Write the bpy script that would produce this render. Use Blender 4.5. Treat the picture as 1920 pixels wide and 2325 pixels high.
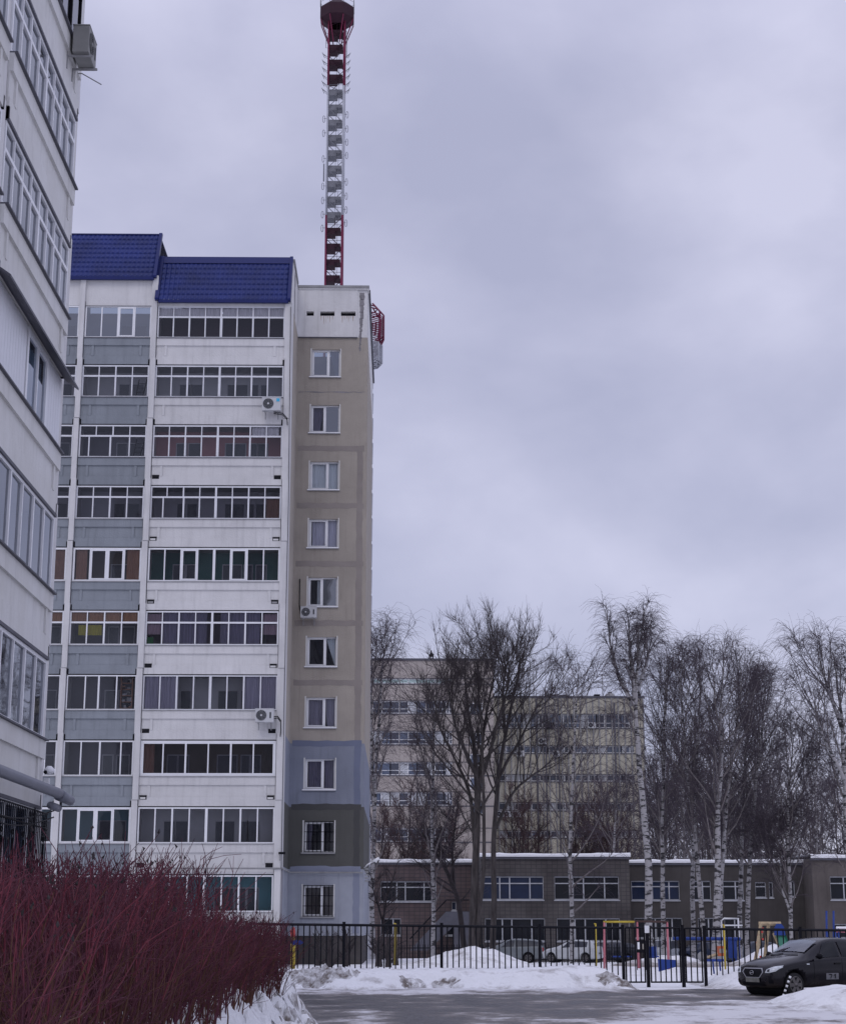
import bpy, bmesh, math, random
import numpy as np
from mathutils import Vector, Matrix
R = math.radians
for o in list(bpy.data.objects): bpy.data.objects.remove(o)
SC = bpy.context.scene
COL = SC.collection
# ---------------------------------------------------------------- camera
F = 3820.0; PITCH = R(13.8); YAW = math.atan(55/(F/math.cos(PITCH))); EZ = 1.8
cd = bpy.data.cameras.new('camera'); cam = bpy.data.objects.new('camera', cd); COL.objects.link(cam)
cam.location = (0, 0, EZ); cam.rotation_euler = (math.pi/2+PITCH, 0, -YAW)
cd.sensor_fit = 'VERTICAL'; cd.sensor_height = 36; cd.sensor_width = 36*1920/2325
cd.lens = F/2325*36; cd.clip_start = .1; cd.clip_end = 4000
SC.camera = cam
def at(px, py, Y):
    """world point at depth Y seen at photo pixel px,py"""
    x = px-960; y = 1162.5-py
    a = x; b = F*math.cos(PITCH)-y*math.sin(PITCH); c = F*math.sin(PITCH)+y*math.cos(PITCH)
    dx = a*math.cos(YAW)+b*math.sin(YAW); dy = -a*math.sin(YAW)+b*math.cos(YAW)
    s = Y/dy
    return Vector((dx*s, Y, EZ+c*s))
# ---------------------------------------------------------------- world + sun
SUN_EL, SUN_ROT = R(48), R(200)
w = bpy.data.worlds.new('World'); SC.world = w; w.use_nodes = True
nt = w.node_tree; nt.nodes.clear(); N = nt.nodes; L = nt.links
def nd(tree, t, **k):
    n = tree.nodes.new(t)
    for a, b in k.items(): setattr(n, a, b)
    return n
wo = nd(nt, 'ShaderNodeOutputWorld'); bg = nd(nt, 'ShaderNodeBackground'); bg2 = nd(nt, 'ShaderNodeBackground'); add = nd(nt, 'ShaderNodeAddShader')
sky = nd(nt, 'ShaderNodeTexSky', sky_type='NISHITA', sun_disc=False); sky.sun_elevation = SUN_EL; sky.sun_rotation = SUN_ROT
L.new(sky.outputs[0], bg2.inputs[0]); bg2.inputs[1].default_value = 0.012
tc = nd(nt, 'ShaderNodeTexCoord')
mp = nd(nt, 'ShaderNodeMapping'); mp.inputs['Scale'].default_value = (2.0, 2.0, 3.2); mp.inputs['Location'].default_value = (.35, .2, .1); mp.inputs['Rotation'].default_value = (0, R(24), 0)
L.new(tc.outputs['Generated'], mp.inputs[0])
n1 = nd(nt, 'ShaderNodeTexNoise'); n1.inputs['Scale'].default_value = 2.6; n1.inputs['Detail'].default_value = 7; n1.inputs['Roughness'].default_value = .48; n1.inputs['Distortion'].default_value = .1
L.new(mp.outputs[0], n1.inputs['Vector'])
cr = nd(nt, 'ShaderNodeValToRGB'); cr.color_ramp.elements[0].position = .34; cr.color_ramp.elements[1].position = .68
cr.color_ramp.elements[0].color = (.405, .415, .57, 1); cr.color_ramp.elements[1].color = (.60, .60, .765, 1)
e = cr.color_ramp.elements.new(.5); e.color = (.485, .49, .65, 1)
L.new(n1.outputs['Fac'], cr.inputs[0])
sx = nd(nt, 'ShaderNodeSeparateXYZ'); L.new(tc.outputs['Generated'], sx.inputs[0])
mr = nd(nt, 'ShaderNodeMapRange'); mr.inputs[1].default_value = .45; mr.inputs[2].default_value = 1.0; mr.inputs[3].default_value = 1.0; mr.inputs[4].default_value = 1.7
L.new(sx.outputs['Z'], mr.inputs[0])
L.new(cr.outputs[0], bg.inputs[0]); L.new(mr.outputs[0], bg.inputs[1])
L.new(bg.outputs[0], add.inputs[0]); L.new(bg2.outputs[0], add.inputs[1]); L.new(add.outputs[0], wo.inputs[0])
sd = bpy.data.lights.new('sun', 'SUN'); sd.energy = 0.5; sd.angle = R(25); sd.color = (1, .95, .92)
sun = bpy.data.objects.new('sun', sd); COL.objects.link(sun)
az = R(-165)
sdir = Vector((math.sin(az)*math.cos(SUN_EL), math.cos(az)*math.cos(SUN_EL), math.sin(SUN_EL)))
sun.rotation_euler = sdir.to_track_quat('Z', 'Y').to_euler()
sky.sun_rotation = az
SC.view_settings.view_transform = 'Standard'; SC.view_settings.look = 'None'; SC.view_settings.exposure = 0; SC.view_settings.gamma = 1
SC.cycles.max_bounces = 6; SC.cycles.transparent_max_bounces = 12; SC.cycles.use_denoising = True
# ---------------------------------------------------------------- materials
MATS = {}
def mat(name, col, rough=.85, var=.0, vscale=1.0, vcol=None, bump=0, bscale=8, stretch=None, spec=.3, metal=0, streak=0, orand=0):
    """principled with optional blotchy wear (var), vertical dirt streaks (streak) and bump"""
    if name in MATS: return MATS[name]
    m = bpy.data.materials.new(name); m.use_nodes = True; t = m.node_tree; b = t.nodes['Principled BSDF']
    b.inputs['Base Color'].default_value = (*col, 1); b.inputs['Roughness'].default_value = rough
    b.inputs['Specular IOR Level'].default_value = spec; b.inputs['Metallic'].default_value = metal
    tcn = nd(t, 'ShaderNodeTexCoord')
    src = None
    if var:
        mpn = nd(t, 'ShaderNodeMapping'); mpn.inputs['Scale'].default_value = stretch or (1, 1, 1); t.links.new(tcn.outputs['Object'], mpn.inputs[0])
        n = nd(t, 'ShaderNodeTexNoise'); n.inputs['Scale'].default_value = vscale; n.inputs['Detail'].default_value = 6; n.inputs['Roughness'].default_value = .6
        t.links.new(mpn.outputs[0], n.inputs['Vector'])
        r = nd(t, 'ShaderNodeValToRGB'); r.color_ramp.elements[0].position = .32; r.color_ramp.elements[1].position = .68
        vc = vcol or tuple(c*(1-var) for c in col)
        r.color_ramp.elements[0].color = (*vc, 1); r.color_ramp.elements[1].color = (*[min(1, c*(1+var*.25)) for c in col], 1)
        t.links.new(n.outputs['Fac'], r.inputs[0]); src = r.outputs[0]
    if streak:
        mps = nd(t, 'ShaderNodeMapping'); mps.inputs['Scale'].default_value = (3.5, 3.5, .22); t.links.new(tcn.outputs['Object'], mps.inputs[0])
        n = nd(t, 'ShaderNodeTexNoise'); n.inputs['Scale'].default_value = 1.4; n.inputs['Detail'].default_value = 8; n.inputs['Roughness'].default_value = .65
        t.links.new(mps.outputs[0], n.inputs['Vector'])
        r = nd(t, 'ShaderNodeMapRange'); r.inputs[1].default_value = .5; r.inputs[2].default_value = .8; r.inputs[3].default_value = 0; r.inputs[4].default_value = streak
        t.links.new(n.outputs['Fac'], r.inputs[0])
        mx = nd(t, 'ShaderNodeMix', data_type='RGBA'); mx.inputs[7].default_value = (*[c*.35 for c in col], 1)
        t.links.new(r.outputs[0], mx.inputs[0])
        if src: t.links.new(src, mx.inputs[6])
        else: mx.inputs[6].default_value = (*col, 1)
        src = mx.outputs[2]
    if orand:      # every panel was cast and painted on its own: a slightly different tone per object
        oi = nd(t, 'ShaderNodeObjectInfo'); r = nd(t, 'ShaderNodeMapRange'); r.inputs[3].default_value = 1-orand; r.inputs[4].default_value = 1.0
        hs = nd(t, 'ShaderNodeHueSaturation'); t.links.new(oi.outputs['Random'], r.inputs[0]); t.links.new(r.outputs[0], hs.inputs['Value'])
        if src: t.links.new(src, hs.inputs['Color'])
        else: hs.inputs['Color'].default_value = (*col, 1)
        src = hs.outputs[0]
    if src: t.links.new(src, b.inputs['Base Color'])
    if bump:
        n = nd(t, 'ShaderNodeTexNoise'); n.inputs['Scale'].default_value = bscale; n.inputs['Detail'].default_value = 6
        t.links.new(tcn.outputs['Object'], n.inputs['Vector'])
        bp = nd(t, 'ShaderNodeBump'); bp.inputs['Strength'].default_value = bump; bp.inputs['Distance'].default_value = .05
        t.links.new(n.outputs['Fac'], bp.inputs['Height']); t.links.new(bp.outputs[0], b.inputs['Normal'])
    MATS[name] = m
    return m
def glass(name, tint, refl=1.0, rough=.02):
    if name in MATS: return MATS[name]
    m = bpy.data.materials.new(name); m.use_nodes = True; t = m.node_tree; t.nodes.clear()
    o = nd(t, 'ShaderNodeOutputMaterial'); tr = nd(t, 'ShaderNodeBsdfTransparent'); g = nd(t, 'ShaderNodeBsdfGlossy'); mx = nd(t, 'ShaderNodeMixShader')
    fr = nd(t, 'ShaderNodeFresnel'); fr.inputs[0].default_value = 1.5
    ma = nd(t, 'ShaderNodeMath', operation='MULTIPLY', use_clamp=True); ma.inputs[1].default_value = refl
    tr.inputs[0].default_value = (*tint, 1); g.inputs['Roughness'].default_value = rough; g.inputs[0].default_value = (.9, .93, 1, 1)
    tcn = nd(t, 'ShaderNodeTexCoord'); n = nd(t, 'ShaderNodeTexNoise'); n.inputs['Scale'].default_value = .9; n.inputs['Detail'].default_value = 1
    bp = nd(t, 'ShaderNodeBump'); bp.inputs['Strength'].default_value = .12; bp.inputs['Distance'].default_value = .05
    t.links.new(tcn.outputs['Object'], n.inputs['Vector']); t.links.new(n.outputs['Fac'], bp.inputs['Height']); t.links.new(bp.outputs[0], g.inputs['Normal'])
    t.links.new(fr.outputs[0], ma.inputs[0]); t.links.new(ma.outputs[0], mx.inputs[0]); t.links.new(tr.outputs[0], mx.inputs[1]); t.links.new(g.outputs[0], mx.inputs[2]); t.links.new(mx.outputs[0], o.inputs[0])
    MATS[name] = m
    return m
WHITE = mat('white_paint', (.68, .675, .67), .9, .12, .7, bump=.2, bscale=14, streak=.32, orand=.10)
WHITE2 = mat('white_plaster', (.66, .66, .65), .9, .12, .8, vcol=(.60, .595, .57), bump=.12, bscale=20, streak=.3)
BLUEP = mat('blue_grey_paint', (.28, .305, .335), .9, .15, .8, bump=.2, bscale=14, streak=.35, orand=.14)
BEIGE = mat('beige_render', (.375, .34, .295), .95, .16, .6, bump=.3, bscale=20, streak=.3)
BEIGE_D = mat('brown_joint_mortar', (.285, .255, .235), .95, .15, .9, bump=.2, bscale=20)
BLUE = mat('blue_render', (.23, .25, .305), .95, .16, .6, bump=.3, bscale=20, streak=.35)
BLUE_D = mat('blue_joint_mortar', (.16, .18, .25), .95, .1, .9)
PALE = mat('pale_blue_render', (.33, .35, .40), .95, .16, .6, bump=.3, bscale=20, streak=.4)
PALE_D = mat('pale_blue_joint', (.23, .25, .32), .95, .1, .9)
OLIVE = mat('olive_grey_render', (.098, .098, .092), .95, .12, .5, bump=.2, bscale=20, streak=.15)
OLIVE_D = mat('olive_joint', (.075, .075, .075), .95, .1, .9)
PLINTH = mat('plinth_dark', (.075, .068, .068), .9, .3, 1.5, bump=.3)
STAIN = mat('exposed_mortar', (.26, .25, .26), .95, .3, 4)
CONC = mat('concrete_grey', (.33, .33, .335), .9, .25, 1.2, bump=.2, streak=.4)
FRAME = mat('window_frame_white', (.78, .79, .81), .5, .05, 2, spec=.5)
FRAMEA = mat('aluminium_frame', (.70, .71, .74), .45, .08, 2, spec=.5)
FLASH = mat('dark_flashing', (.10, .10, .12), .6, .2, 2)
BLACK = mat('black_void', (.012, .012, .016), .9)
BLACKP = mat('black_paint', (.006, .006, .010), .55, .2, 5, spec=.15)
DOORD = mat('inner_window_dark', (.035, .04, .055), .35, spec=.5)
INFR = mat('inner_window_frame', (.40, .40, .42), .7)
LACE = mat('lace_curtain', (.72, .70, .72), .9, .25, 3, stretch=(6, 6, .5))
DARKCUR = mat('grey_lilac_curtain', (.40, .38, .47), .9, .35, 2, stretch=(9, 9, .3))
BROWNC = mat('brown_cabinet', (.34, .19, .13), .7, .2, 2)
PINKB = mat('pink_blind', (.58, .44, .47), .8, .05)
ORANGEB = mat('orange_blind', (.40, .21, .11), .8, .1)
YELB = mat('yellow_panel', (.38, .34, .03), .8)
GREENB = mat('green_crate', (.01, .22, .04), .6)
ROOMS = dict(grey=mat('loggia_wall_grey', (.46, .46, .48), .9, .1, 1), red=mat('loggia_wall_red', (.44, .22, .23), .9, .1, 1), dark=mat('loggia_wall_dark', (.16, .155, .18), .9, .1, 1), green=mat('loggia_wall_green', (.045, .14, .125), .9, .15, 1),
    brown=mat('loggia_wall_brown', (.15, .125, .10), .9, .1, 1), teal=mat('loggia_wall_teal', (.15, .34, .38), .9, .1, 1), pink=mat('loggia_wall_pink', (.34, .28, .33), .9, .15, 1), maroon=mat('loggia_wall_maroon', (.065, .04, .055), .9, .1, 1), light=mat('loggia_wall_light', (.50, .52, .56), .9))
GL = glass('clear_pane', (.90, .91, .94), 1.2)
GLB = glass('mirror_blue_pane', (.30, .36, .42), 5.5)
GLD = glass('tinted_dark_pane', (.66, .66, .72), 1.1)
GLL = glass('side_glancing_pane', (.35, .42, .50), 1.3)
ROOFB = mat('blue_metal_tile', (.013, .026, .15), .42, .35, .9, spec=.25, streak=.3)
ROOFD = mat('blue_metal_trim', (.008, .016, .11), .42, .1, 1.2, spec=.25)
REDM = mat('mast_red', (.16, .012, .05), .6, .25, 1, spec=.4)
REDD = mat('mast_dark_red', (.032, .008, .018), .7, .2, 1)
GREYM = mat('mast_grey_white', (.42, .43, .47), .6, .15, 1)
GREYD = mat('mast_dark_grey', (.19, .195, .215), .7, .2, 1)
SNOWM = None
# ---------------------------------------------------------------- mesh helpers
def tag(o, label=None, cat=None, group=None, kind=None):
    if label: o['label'] = label
    if cat: o['category'] = cat
    if group: o['group'] = group
    if kind: o['kind'] = kind
    return o
def thing(name, label, cat, loc=(0, 0, 0), rz=0, group=None):
    o = bpy.data.objects.new(name, None); COL.objects.link(o); o.empty_display_size = .2
    o.location = loc; o.rotation_euler = (0, 0, rz)
    return tag(o, label, cat, group)
class MB:
    """mesh builder; T maps local (u, n, z) to parent coordinates"""
    def __init__(s, T=None): s.v = []; s.f = []; s.m = []; s.mats = []; s.T = T; s.sm = []
    def mi(s, m):
        if m not in s.mats: s.mats.append(m)
        return s.mats.index(m)
    def raw(s, vs, fs, m, smooth=False):
        b = len(s.v); i = s.mi(m)
        for p in vs: s.v.append(tuple(s.T(*p)) if s.T else tuple(p))
        for f in fs: s.f.append([b+k for k in f]); s.m.append(i); s.sm.append(smooth)
    def box(s, x0, x1, y0, y1, z0, z1, m):
        s.raw([(x0, y0, z0), (x1, y0, z0), (x1, y1, z0), (x0, y1, z0), (x0, y0, z1), (x1, y0, z1), (x1, y1, z1), (x0, y1, z1)],
              [(0, 3, 2, 1), (4, 5, 6, 7), (0, 1, 5, 4), (1, 2, 6, 5), (2, 3, 7, 6), (3, 0, 4, 7)], m)
    def quad(s, a, b, c, d, m): s.raw([a, b, c, d], [(0, 1, 2, 3)], m)
    def tube(s, pts, r, m, k=6, smooth=True, cap=True):
        pts = [Vector(p) for p in pts]; n = len(pts)
        rs = r if isinstance(r, (list, tuple)) else [r]*n
        vs = []; fs = []; prev = None
        for i, p in enumerate(pts):
            d = (pts[min(i+1, n-1)]-pts[max(i-1, 0)]).normalized()
            a = Vector((0, 0, 1)) if abs(d.z) < .9 else Vector((1, 0, 0))
            if prev is not None: a = prev
            x = (a-d*a.dot(d)).normalized(); prev = x; y = d.cross(x)
            for j in range(k):
                t = 2*math.pi*j/k
                vs.append(p+(x*math.cos(t)+y*math.sin(t))*rs[i])
        for i in range(n-1):
            for j in range(k): fs.append((i*k+j, i*k+(j+1) % k, (i+1)*k+(j+1) % k, (i+1)*k+j))
        if cap: fs.append(tuple(range(k))[::-1]); fs.append(tuple((n-1)*k+j for j in range(k)))
        s.raw(vs, fs, m, smooth)
    def bar(s, p, q, w, m, h=None): s.tube([p, q], w*.707, m, 4, False)
    def prism(s, poly, a, b, m, axis='y'):
        """extrude a 2-D polygon from a to b along axis"""
        n = len(poly)
        f = {'y': lambda p, t: (p[0], t, p[1]), 'x': lambda p, t: (t, p[0], p[1]), 'z': lambda p, t: (p[0], p[1], t)}[axis]
        s.raw([f(p, a) for p in poly]+[f(p, b) for p in poly], [tuple(range(n))[::-1], tuple(range(n, 2*n))]+[(i, (i+1) % n, n+(i+1) % n, n+i) for i in range(n)], m)
    def build(s, name, parent=None, recalc=False, bevel=0, label=None):
        me = bpy.data.meshes.new(name); me.from_pydata(s.v, [], s.f)
        for m in s.mats: me.materials.append(m)
        me.polygons.foreach_set('material_index', s.m); me.polygons.foreach_set('use_smooth', s.sm)
        if recalc:
            bm = bmesh.new(); bm.from_mesh(me); bmesh.ops.recalc_face_normals(bm, faces=bm.faces); bm.to_mesh(me); bm.free()
        me.update()
        o = bpy.data.objects.new(name, me); COL.objects.link(o)
        if parent: o.parent = parent
        if bevel:
            md = o.modifiers.new('bevel', 'BEVEL'); md.width = bevel; md.segments = 2; md.limit_method = 'ANGLE'
        if label: o['label'] = label
        return o
def copy_tree(o, parent=None):
    c = o.copy(); COL.objects.link(c)
    if parent: c.parent = parent
    for ch in list(o.children): copy_tree(ch, c)
    return c
def smooth(a, b, x):
    t = max(0, min(1, (x-a)/(b-a))); return t*t*(3-2*t)
from mathutils import noise as mnoise
def nz(x, y, s=1, z=0): return mnoise.fractal(Vector((x*s, y*s, z)), 1.0, 2.0, 4)
exec_parts = []
# ================================================================ SETTING: ground, road, snow
def snow_mat(name, dirt=.3, dscale=.6, base=(.80, .81, .83), dcol=(.17, .14, .12), thr=(.52, .75), bump=.5, rough=.75, splash=0.0):
    m = bpy.data.materials.new(name); m.use_nodes = True; t = m.node_tree; b = t.nodes['Principled BSDF']
    b.inputs['Roughness'].default_value = rough; b.inputs['Specular IOR Level'].default_value = .25
    tcn = nd(t, 'ShaderNodeTexCoord'); mpn = nd(t, 'ShaderNodeMapping'); t.links.new(tcn.outputs['Object'], mpn.inputs[0])
    n = nd(t, 'ShaderNodeTexNoise'); n.inputs['Scale'].default_value = dscale; n.inputs['Detail'].default_value = 10; n.inputs['Roughness'].default_value = .68
    t.links.new(mpn.outputs[0], n.inputs['Vector'])
    r = nd(t, 'ShaderNodeMapRange'); r.inputs[1].default_value = thr[0]; r.inputs[2].default_value = thr[1]; r.inputs[4].default_value = dirt
    t.links.new(n.outputs['Fac'], r.inputs[0])
    mx = nd(t, 'ShaderNodeMix', data_type='RGBA'); mx.inputs[6].default_value = (*base, 1); mx.inputs[7].default_value = (*dcol, 1)
    sp_ = nd(t, 'ShaderNodeSeparateXYZ'); t.links.new(tcn.outputs['Object'], sp_.inputs[0])
    nf_ = nd(t, 'ShaderNodeTexNoise'); nf_.inputs['Scale'].default_value = 2.2; nf_.inputs['Detail'].default_value = 12; nf_.inputs['Roughness'].default_value = .75; t.links.new(tcn.outputs['Object'], nf_.inputs['Vector'])
    m1_ = nd(t, 'ShaderNodeMath', operation='MULTIPLY_ADD'); m1_.inputs[1].default_value = -1.1; t.links.new(sp_.outputs['Z'], m1_.inputs[0]); t.links.new(nf_.outputs['Fac'], m1_.inputs[2])
    r_ = nd(t, 'ShaderNodeMapRange'); r_.inputs[1].default_value = .36; r_.inputs[2].default_value = .66; r_.inputs[4].default_value = splash; t.links.new(m1_.outputs[0], r_.inputs[0])
    mxm = nd(t, 'ShaderNodeMath', operation='MAXIMUM'); t.links.new(r.outputs[0], mxm.inputs[0]); t.links.new(r_.outputs[0], mxm.inputs[1])
    t.links.new(mxm.outputs[0], mx.inputs[0]); t.links.new(mx.outputs[2], b.inputs['Base Color'])
    n2 = nd(t, 'ShaderNodeTexNoise'); n2.inputs['Scale'].default_value = 3.5; n2.inputs['Detail'].default_value = 8; n2.inputs['Roughness'].default_value = .65
    t.links.new(tcn.outputs['Object'], n2.inputs['Vector'])
    bp = nd(t, 'ShaderNodeBump'); bp.inputs['Strength'].default_value = bump; bp.inputs['Distance'].default_value = .08
    t.links.new(n2.outputs['Fac'], bp.inputs['Height']); t.links.new(bp.outputs[0], b.inputs['Normal'])
    return m
SNOW = snow_mat('snow', .35, .35)
SNOWB = snow_mat('snow_bank_surface', .6, 1.3, thr=(.52, .70), splash=.85, bump=1.0)
DIRTY = snow_mat('dirty_crusted_snow', .95, 2.6, thr=(.38, .60), dcol=(.13, .105, .09), bump=1)
def gz(x, y):
    z = 0
    if y > 55: z -= .2*smooth(55, 85, y)
    if y > 85: z -= .78*smooth(85, 139, y)
    z += .32*smooth(56, 66, y)*(1-smooth(1.0, 6.0, x))*(1-smooth(92, 110, y))
    return z
def grid_obj(name, xs, ys, hf, m, kind='structure', label=None, cat=None):
    nx, ny = len(xs), len(ys)
    vs = [(x, y, hf(x, y)) for y in ys for x in xs]
    fs = [(j*nx+i, j*nx+i+1, (j+1)*nx+i+1, (j+1)*nx+i) for j in range(ny-1) for i in range(nx-1)]
    b = MB(); b.raw(vs, fs, m, True); o = b.build(name); o['kind'] = kind
    return o
xs = [-900, -400, -200, -120]+[x for x in range(-80, -24, 4)]+[-24+.8*i for i in range(90)]+[x for x in range(48, 100, 4)]+[120, 200, 400, 900]
ys = [-60, -30, -10]+[0+1.0*i for i in range(150)]+[x for x in range(150, 260, 10)]+[300, 500, 900, 1500]
def gh(x, y):
    z = gz(x, y)
    if 56 < y < 130 and x > -1:
        z += (.10*nz(x, y, .25)+.05*nz(x, y, .9, 4))*smooth(56, 62, y)
    return z-.03
grid_obj('ground', xs, ys, gh, SNOW)
# road: wet asphalt, slush streaks and packed ice, one irregular sheet
rm = bpy.data.materials.new('slushy_asphalt'); rm.use_nodes = True; t = rm.node_tree; b = t.nodes['Principled BSDF']
tcn = nd(t, 'ShaderNodeTexCoord'); mpn = nd(t, 'ShaderNodeMapping'); mpn.inputs['Scale'].default_value = (.30, .26, 1); mpn.inputs['Rotation'].default_value = (0, 0, R(-6)); t.links.new(tcn.outputs['Object'], mpn.inputs[0])
n = nd(t, 'ShaderNodeTexNoise'); n.inputs['Scale'].default_value = 1.6; n.inputs['Detail'].default_value = 14; n.inputs['Roughness'].default_value = .74; t.links.new(mpn.outputs[0], n.inputs['Vector'])
cr = nd(t, 'ShaderNodeValToRGB'); E_ = cr.color_ramp.elements
E_[0].position = .36; E_[0].color = (.038, .036, .042, 1); E_[1].position = .84; E_[1].color = (.62, .62, .64, 1)
for p_, c_ in ((.50, (.062, .058, .062)), (.58, (.12, .11, .108)), (.66, (.22, .205, .20)), (.73, (.42, .41, .42))): e = E_.new(p_); e.color = (*c_, 1)
# ice grows toward the near right and the kerb edges: real patches of packed ice placed in world space
att = nd(t, 'ShaderNodeAttribute'); att.attribute_name = 'ice'
ma = nd(t, 'ShaderNodeMath', operation='MULTIPLY_ADD'); ma.inputs[1].default_value = .33; t.links.new(att.outputs['Fac'], ma.inputs[0]); t.links.new(n.outputs['Fac'], ma.inputs[2])
mrn = nd(t, 'ShaderNodeMapRange', clamp=False); mrn.inputs[1].default_value = .36; mrn.inputs[2].default_value = .64; mrn.inputs[3].default_value = .28; mrn.inputs[4].default_value = .74; t.links.new(n.outputs['Fac'], mrn.inputs[0]); t.links.new(mrn.outputs[0], ma.inputs[2])
t.links.new(ma.outputs[0], cr.inputs[0]); t.links.new(cr.outputs[0], b.inputs['Base Color'])
nf = nd(t, 'ShaderNodeTexNoise'); nf.inputs['Scale'].default_value = 9; nf.inputs['Detail'].default_value = 8; t.links.new(tcn.outputs['Object'], nf.inputs['Vector'])
bp = nd(t, 'ShaderNodeBump'); bp.inputs['Strength'].default_value = .55; bp.inputs['Distance'].default_value = .04; t.links.new(nf.outputs['Fac'], bp.inputs['Height']); t.links.new(bp.outputs[0], b.inputs['Normal'])
rr = nd(t, 'ShaderNodeMapRange'); rr.inputs[1].default_value = .4; rr.inputs[2].default_value = .65; rr.inputs[3].default_value = .28; rr.inputs[4].default_value = .8
t.links.new(ma.outputs[0], rr.inputs[0]); t.links.new(rr.outputs[0], b.inputs['Roughness'])
rx = [-30+.5*i for i in range(54)]+[-3+.16*i for i in range(138)]+[19.1+.8*i for i in range(50)]; ry = [8+1.0*i for i in range(22)]+[30+.16*i for i in range(125)]
def icef(x, y):
    v = 0
    # packed ice sheet in the near right
    lim = 43.2-.0*x+1.6*nz(x, y, .12, 7)
    c = 3.2+ (y-34)*.35
    v = max(v, smooth(c-1.5, c+2.5, x+1.2*nz(x, y, .2, 3))*(1-smooth(lim-2.2, lim+.3, y)))
    v = max(v, 1.0*smooth(45.9, 48.4, y+.8*nz(x, y, .5, 9))*(1-.7*smooth(5.5, 7, x)))
    v = max(v, .8*smooth(.9, .1, abs(x+.6+.3*nz(x, y, .4)-max(0, y-33.5)*.0))*(1-smooth(36, 40, y)))
    return v*.95
road = grid_obj('road', rx, ry, lambda x, y: .01+.02*nz(x, y, .35)+.03*icef(x, y)+(.015+.035*icef(x, y))*nz(x*.6, y, 1.7, 2), rm)
a = road.data.attributes.new('ice', 'FLOAT', 'POINT')
a.data.foreach_set('value', [icef(v.co.x, v.co.y) for v in road.data.vertices])
# snow banks (heightfields whose rims dive under the road)
def bank(name, x0, x1, y0, y1, hf, m=SNOWB, st=.16):
    nx = int((x1-x0)/st)+1; ny = int((y1-y0)/st)+1
    return grid_obj(name, [x0+(x1-x0)*i/(nx-1) for i in range(nx)], [y0+(y1-y0)*i/(ny-1) for i in range(ny)], hf, m)
def h_hedgebank(x, y):
    e = -1.42+.22*nz(0, y, .5)+.10*nz(x, y, 1.6, 2)
    h = .95*smooth(e+.12, e-.75, x)*(1-smooth(31.2, 33.3, y+.5*nz(x, y, .8)))
    h *= 1+.22*nz(x, y, 1.1)
    g = abs(nz(x*1.8+y*.5, y*.25, 1.3, 5)); h -= .30*(1-smooth(0, .22, g))*smooth(.08, .4, h)   # gullies in the thawing face
    return h-.06 + (.06*nz(x, y, 3.5, 1)+.03*nz(x, y, 9, 1))*smooth(.03, .3, h)
bank('snow_bank', -8, -.7, 8, 34.2, h_hedgebank, st=.10)
def h_fence(x, y):
    front = 49.3+.5*nz(x, 0, .35)+.25*nz(x, y, 1.2)
    a = smooth(front, front+1.6, y); d = 1-smooth(54.4, 57.5, y)*.85
    top = .56+.07*nz(x, y, .5)+.10*math.exp(-((x-5.2)/1.3)**2)
    if x > 5.8: top *= 1-smooth(5.9, 7.2, x)
    if x < -3.4: top *= 1
    return -.07+a*d*top+(.05*nz(x, y, 2.2, 3)+.045*abs(nz(x, y, 5, 8)))*a
bank('snow_bank', -14, 7.3, 48.6, 58, h_fence, st=.11)
def h_right(x, y):
    a = smooth(9.0, 10.6, x+.25*nz(x, y, .8))*smooth(49.6, 51.6, y)*(1-smooth(55, 58, y)*.8)
    return -.07+a*(.52+.12*nz(x, y, .6)+.04*nz(x, y, 2.5))
bank('snow_bank', 8.8, 26, 49.2, 58, h_right, st=.2)
def h_mound(x, y):
    a = smooth(7.9, 10.2, x+.3*nz(x, y, .6))*smooth(36.3, 38.2, y+.3*nz(x, y, .7))*(1-smooth(40.4, 42.0, y+.25*nz(x, y, .7)))
    return -.05+a*(.50+.06*nz(x, y, .7)+.03*nz(x, y, 3))
bank('snow_bank', 7.4, 20, 35.6, 42.6, h_mound, st=.16)
def h_heap(x, y):
    a = math.exp(-((x-3.5)/2.5)**2-((y-74)/3.0)**2)
    return gz(x, y)-.2+1.02*a*(1+.2*nz(x, y, .8))+.10*nz(x, y, 1.5)
bank('snow_bank', -2.5, 9.5, 66, 82, h_heap, st=.25)
def h_heap2(x, y):
    a = math.exp(-((x-19)/1.5)**2-((y-88)/2.5)**2)+.55*math.exp(-((x-14)/2.5)**2-((y-90)/2)**2)
    return gz(x, y)-.12+1.15*a*(1+.15*nz(x, y, .8))+.06*nz(x, y, 1.5)
bank('snow_bank', 9, 25, 82, 94, h_heap2, st=.3)
# crusts of dirty snow thrown onto the banks
def crust(cx, cy, rx_, ry_, base, h=.12, sd=0):
    h *= .62
    def hf(x, y):
        d = math.sqrt(((x-cx)/rx_)**2+((y-cy)/ry_)**2)+.35*nz(x, y, 1.3, sd)
        return base(x, y)-.06+h*smooth(1.05, .5, d)*(.8+1.5*abs(nz(x, y, 4.5, sd))+.7*nz(x, y, 9, sd))
    bank('dirty_snow_crust', cx-rx_*1.3, cx+rx_*1.3, cy-ry_*1.3, cy+ry_*1.3, hf, DIRTY, st=.07)
crust(-2.35, 50.35, 1.15, .75, h_fence, .22, 1)
crust(.4, 50.2, .55, .45, h_fence, .14, 2); crust(1.35, 50.3, .5, .4, h_fence, .12, 3)
crust(-1.62, 30.6, .28, 1.6, h_hedgebank, .10, 7); crust(-1.9, 27.5, .22, 1.8, h_hedgebank, .08, 8); crust(6.3, 50.2, .8, .5, h_fence, .13, 4); crust(10.4, 38.0, 1.0, .25, h_mound, .08, 5); crust(12.2, 37.3, .7, .2, h_mound, .08, 6)
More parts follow.
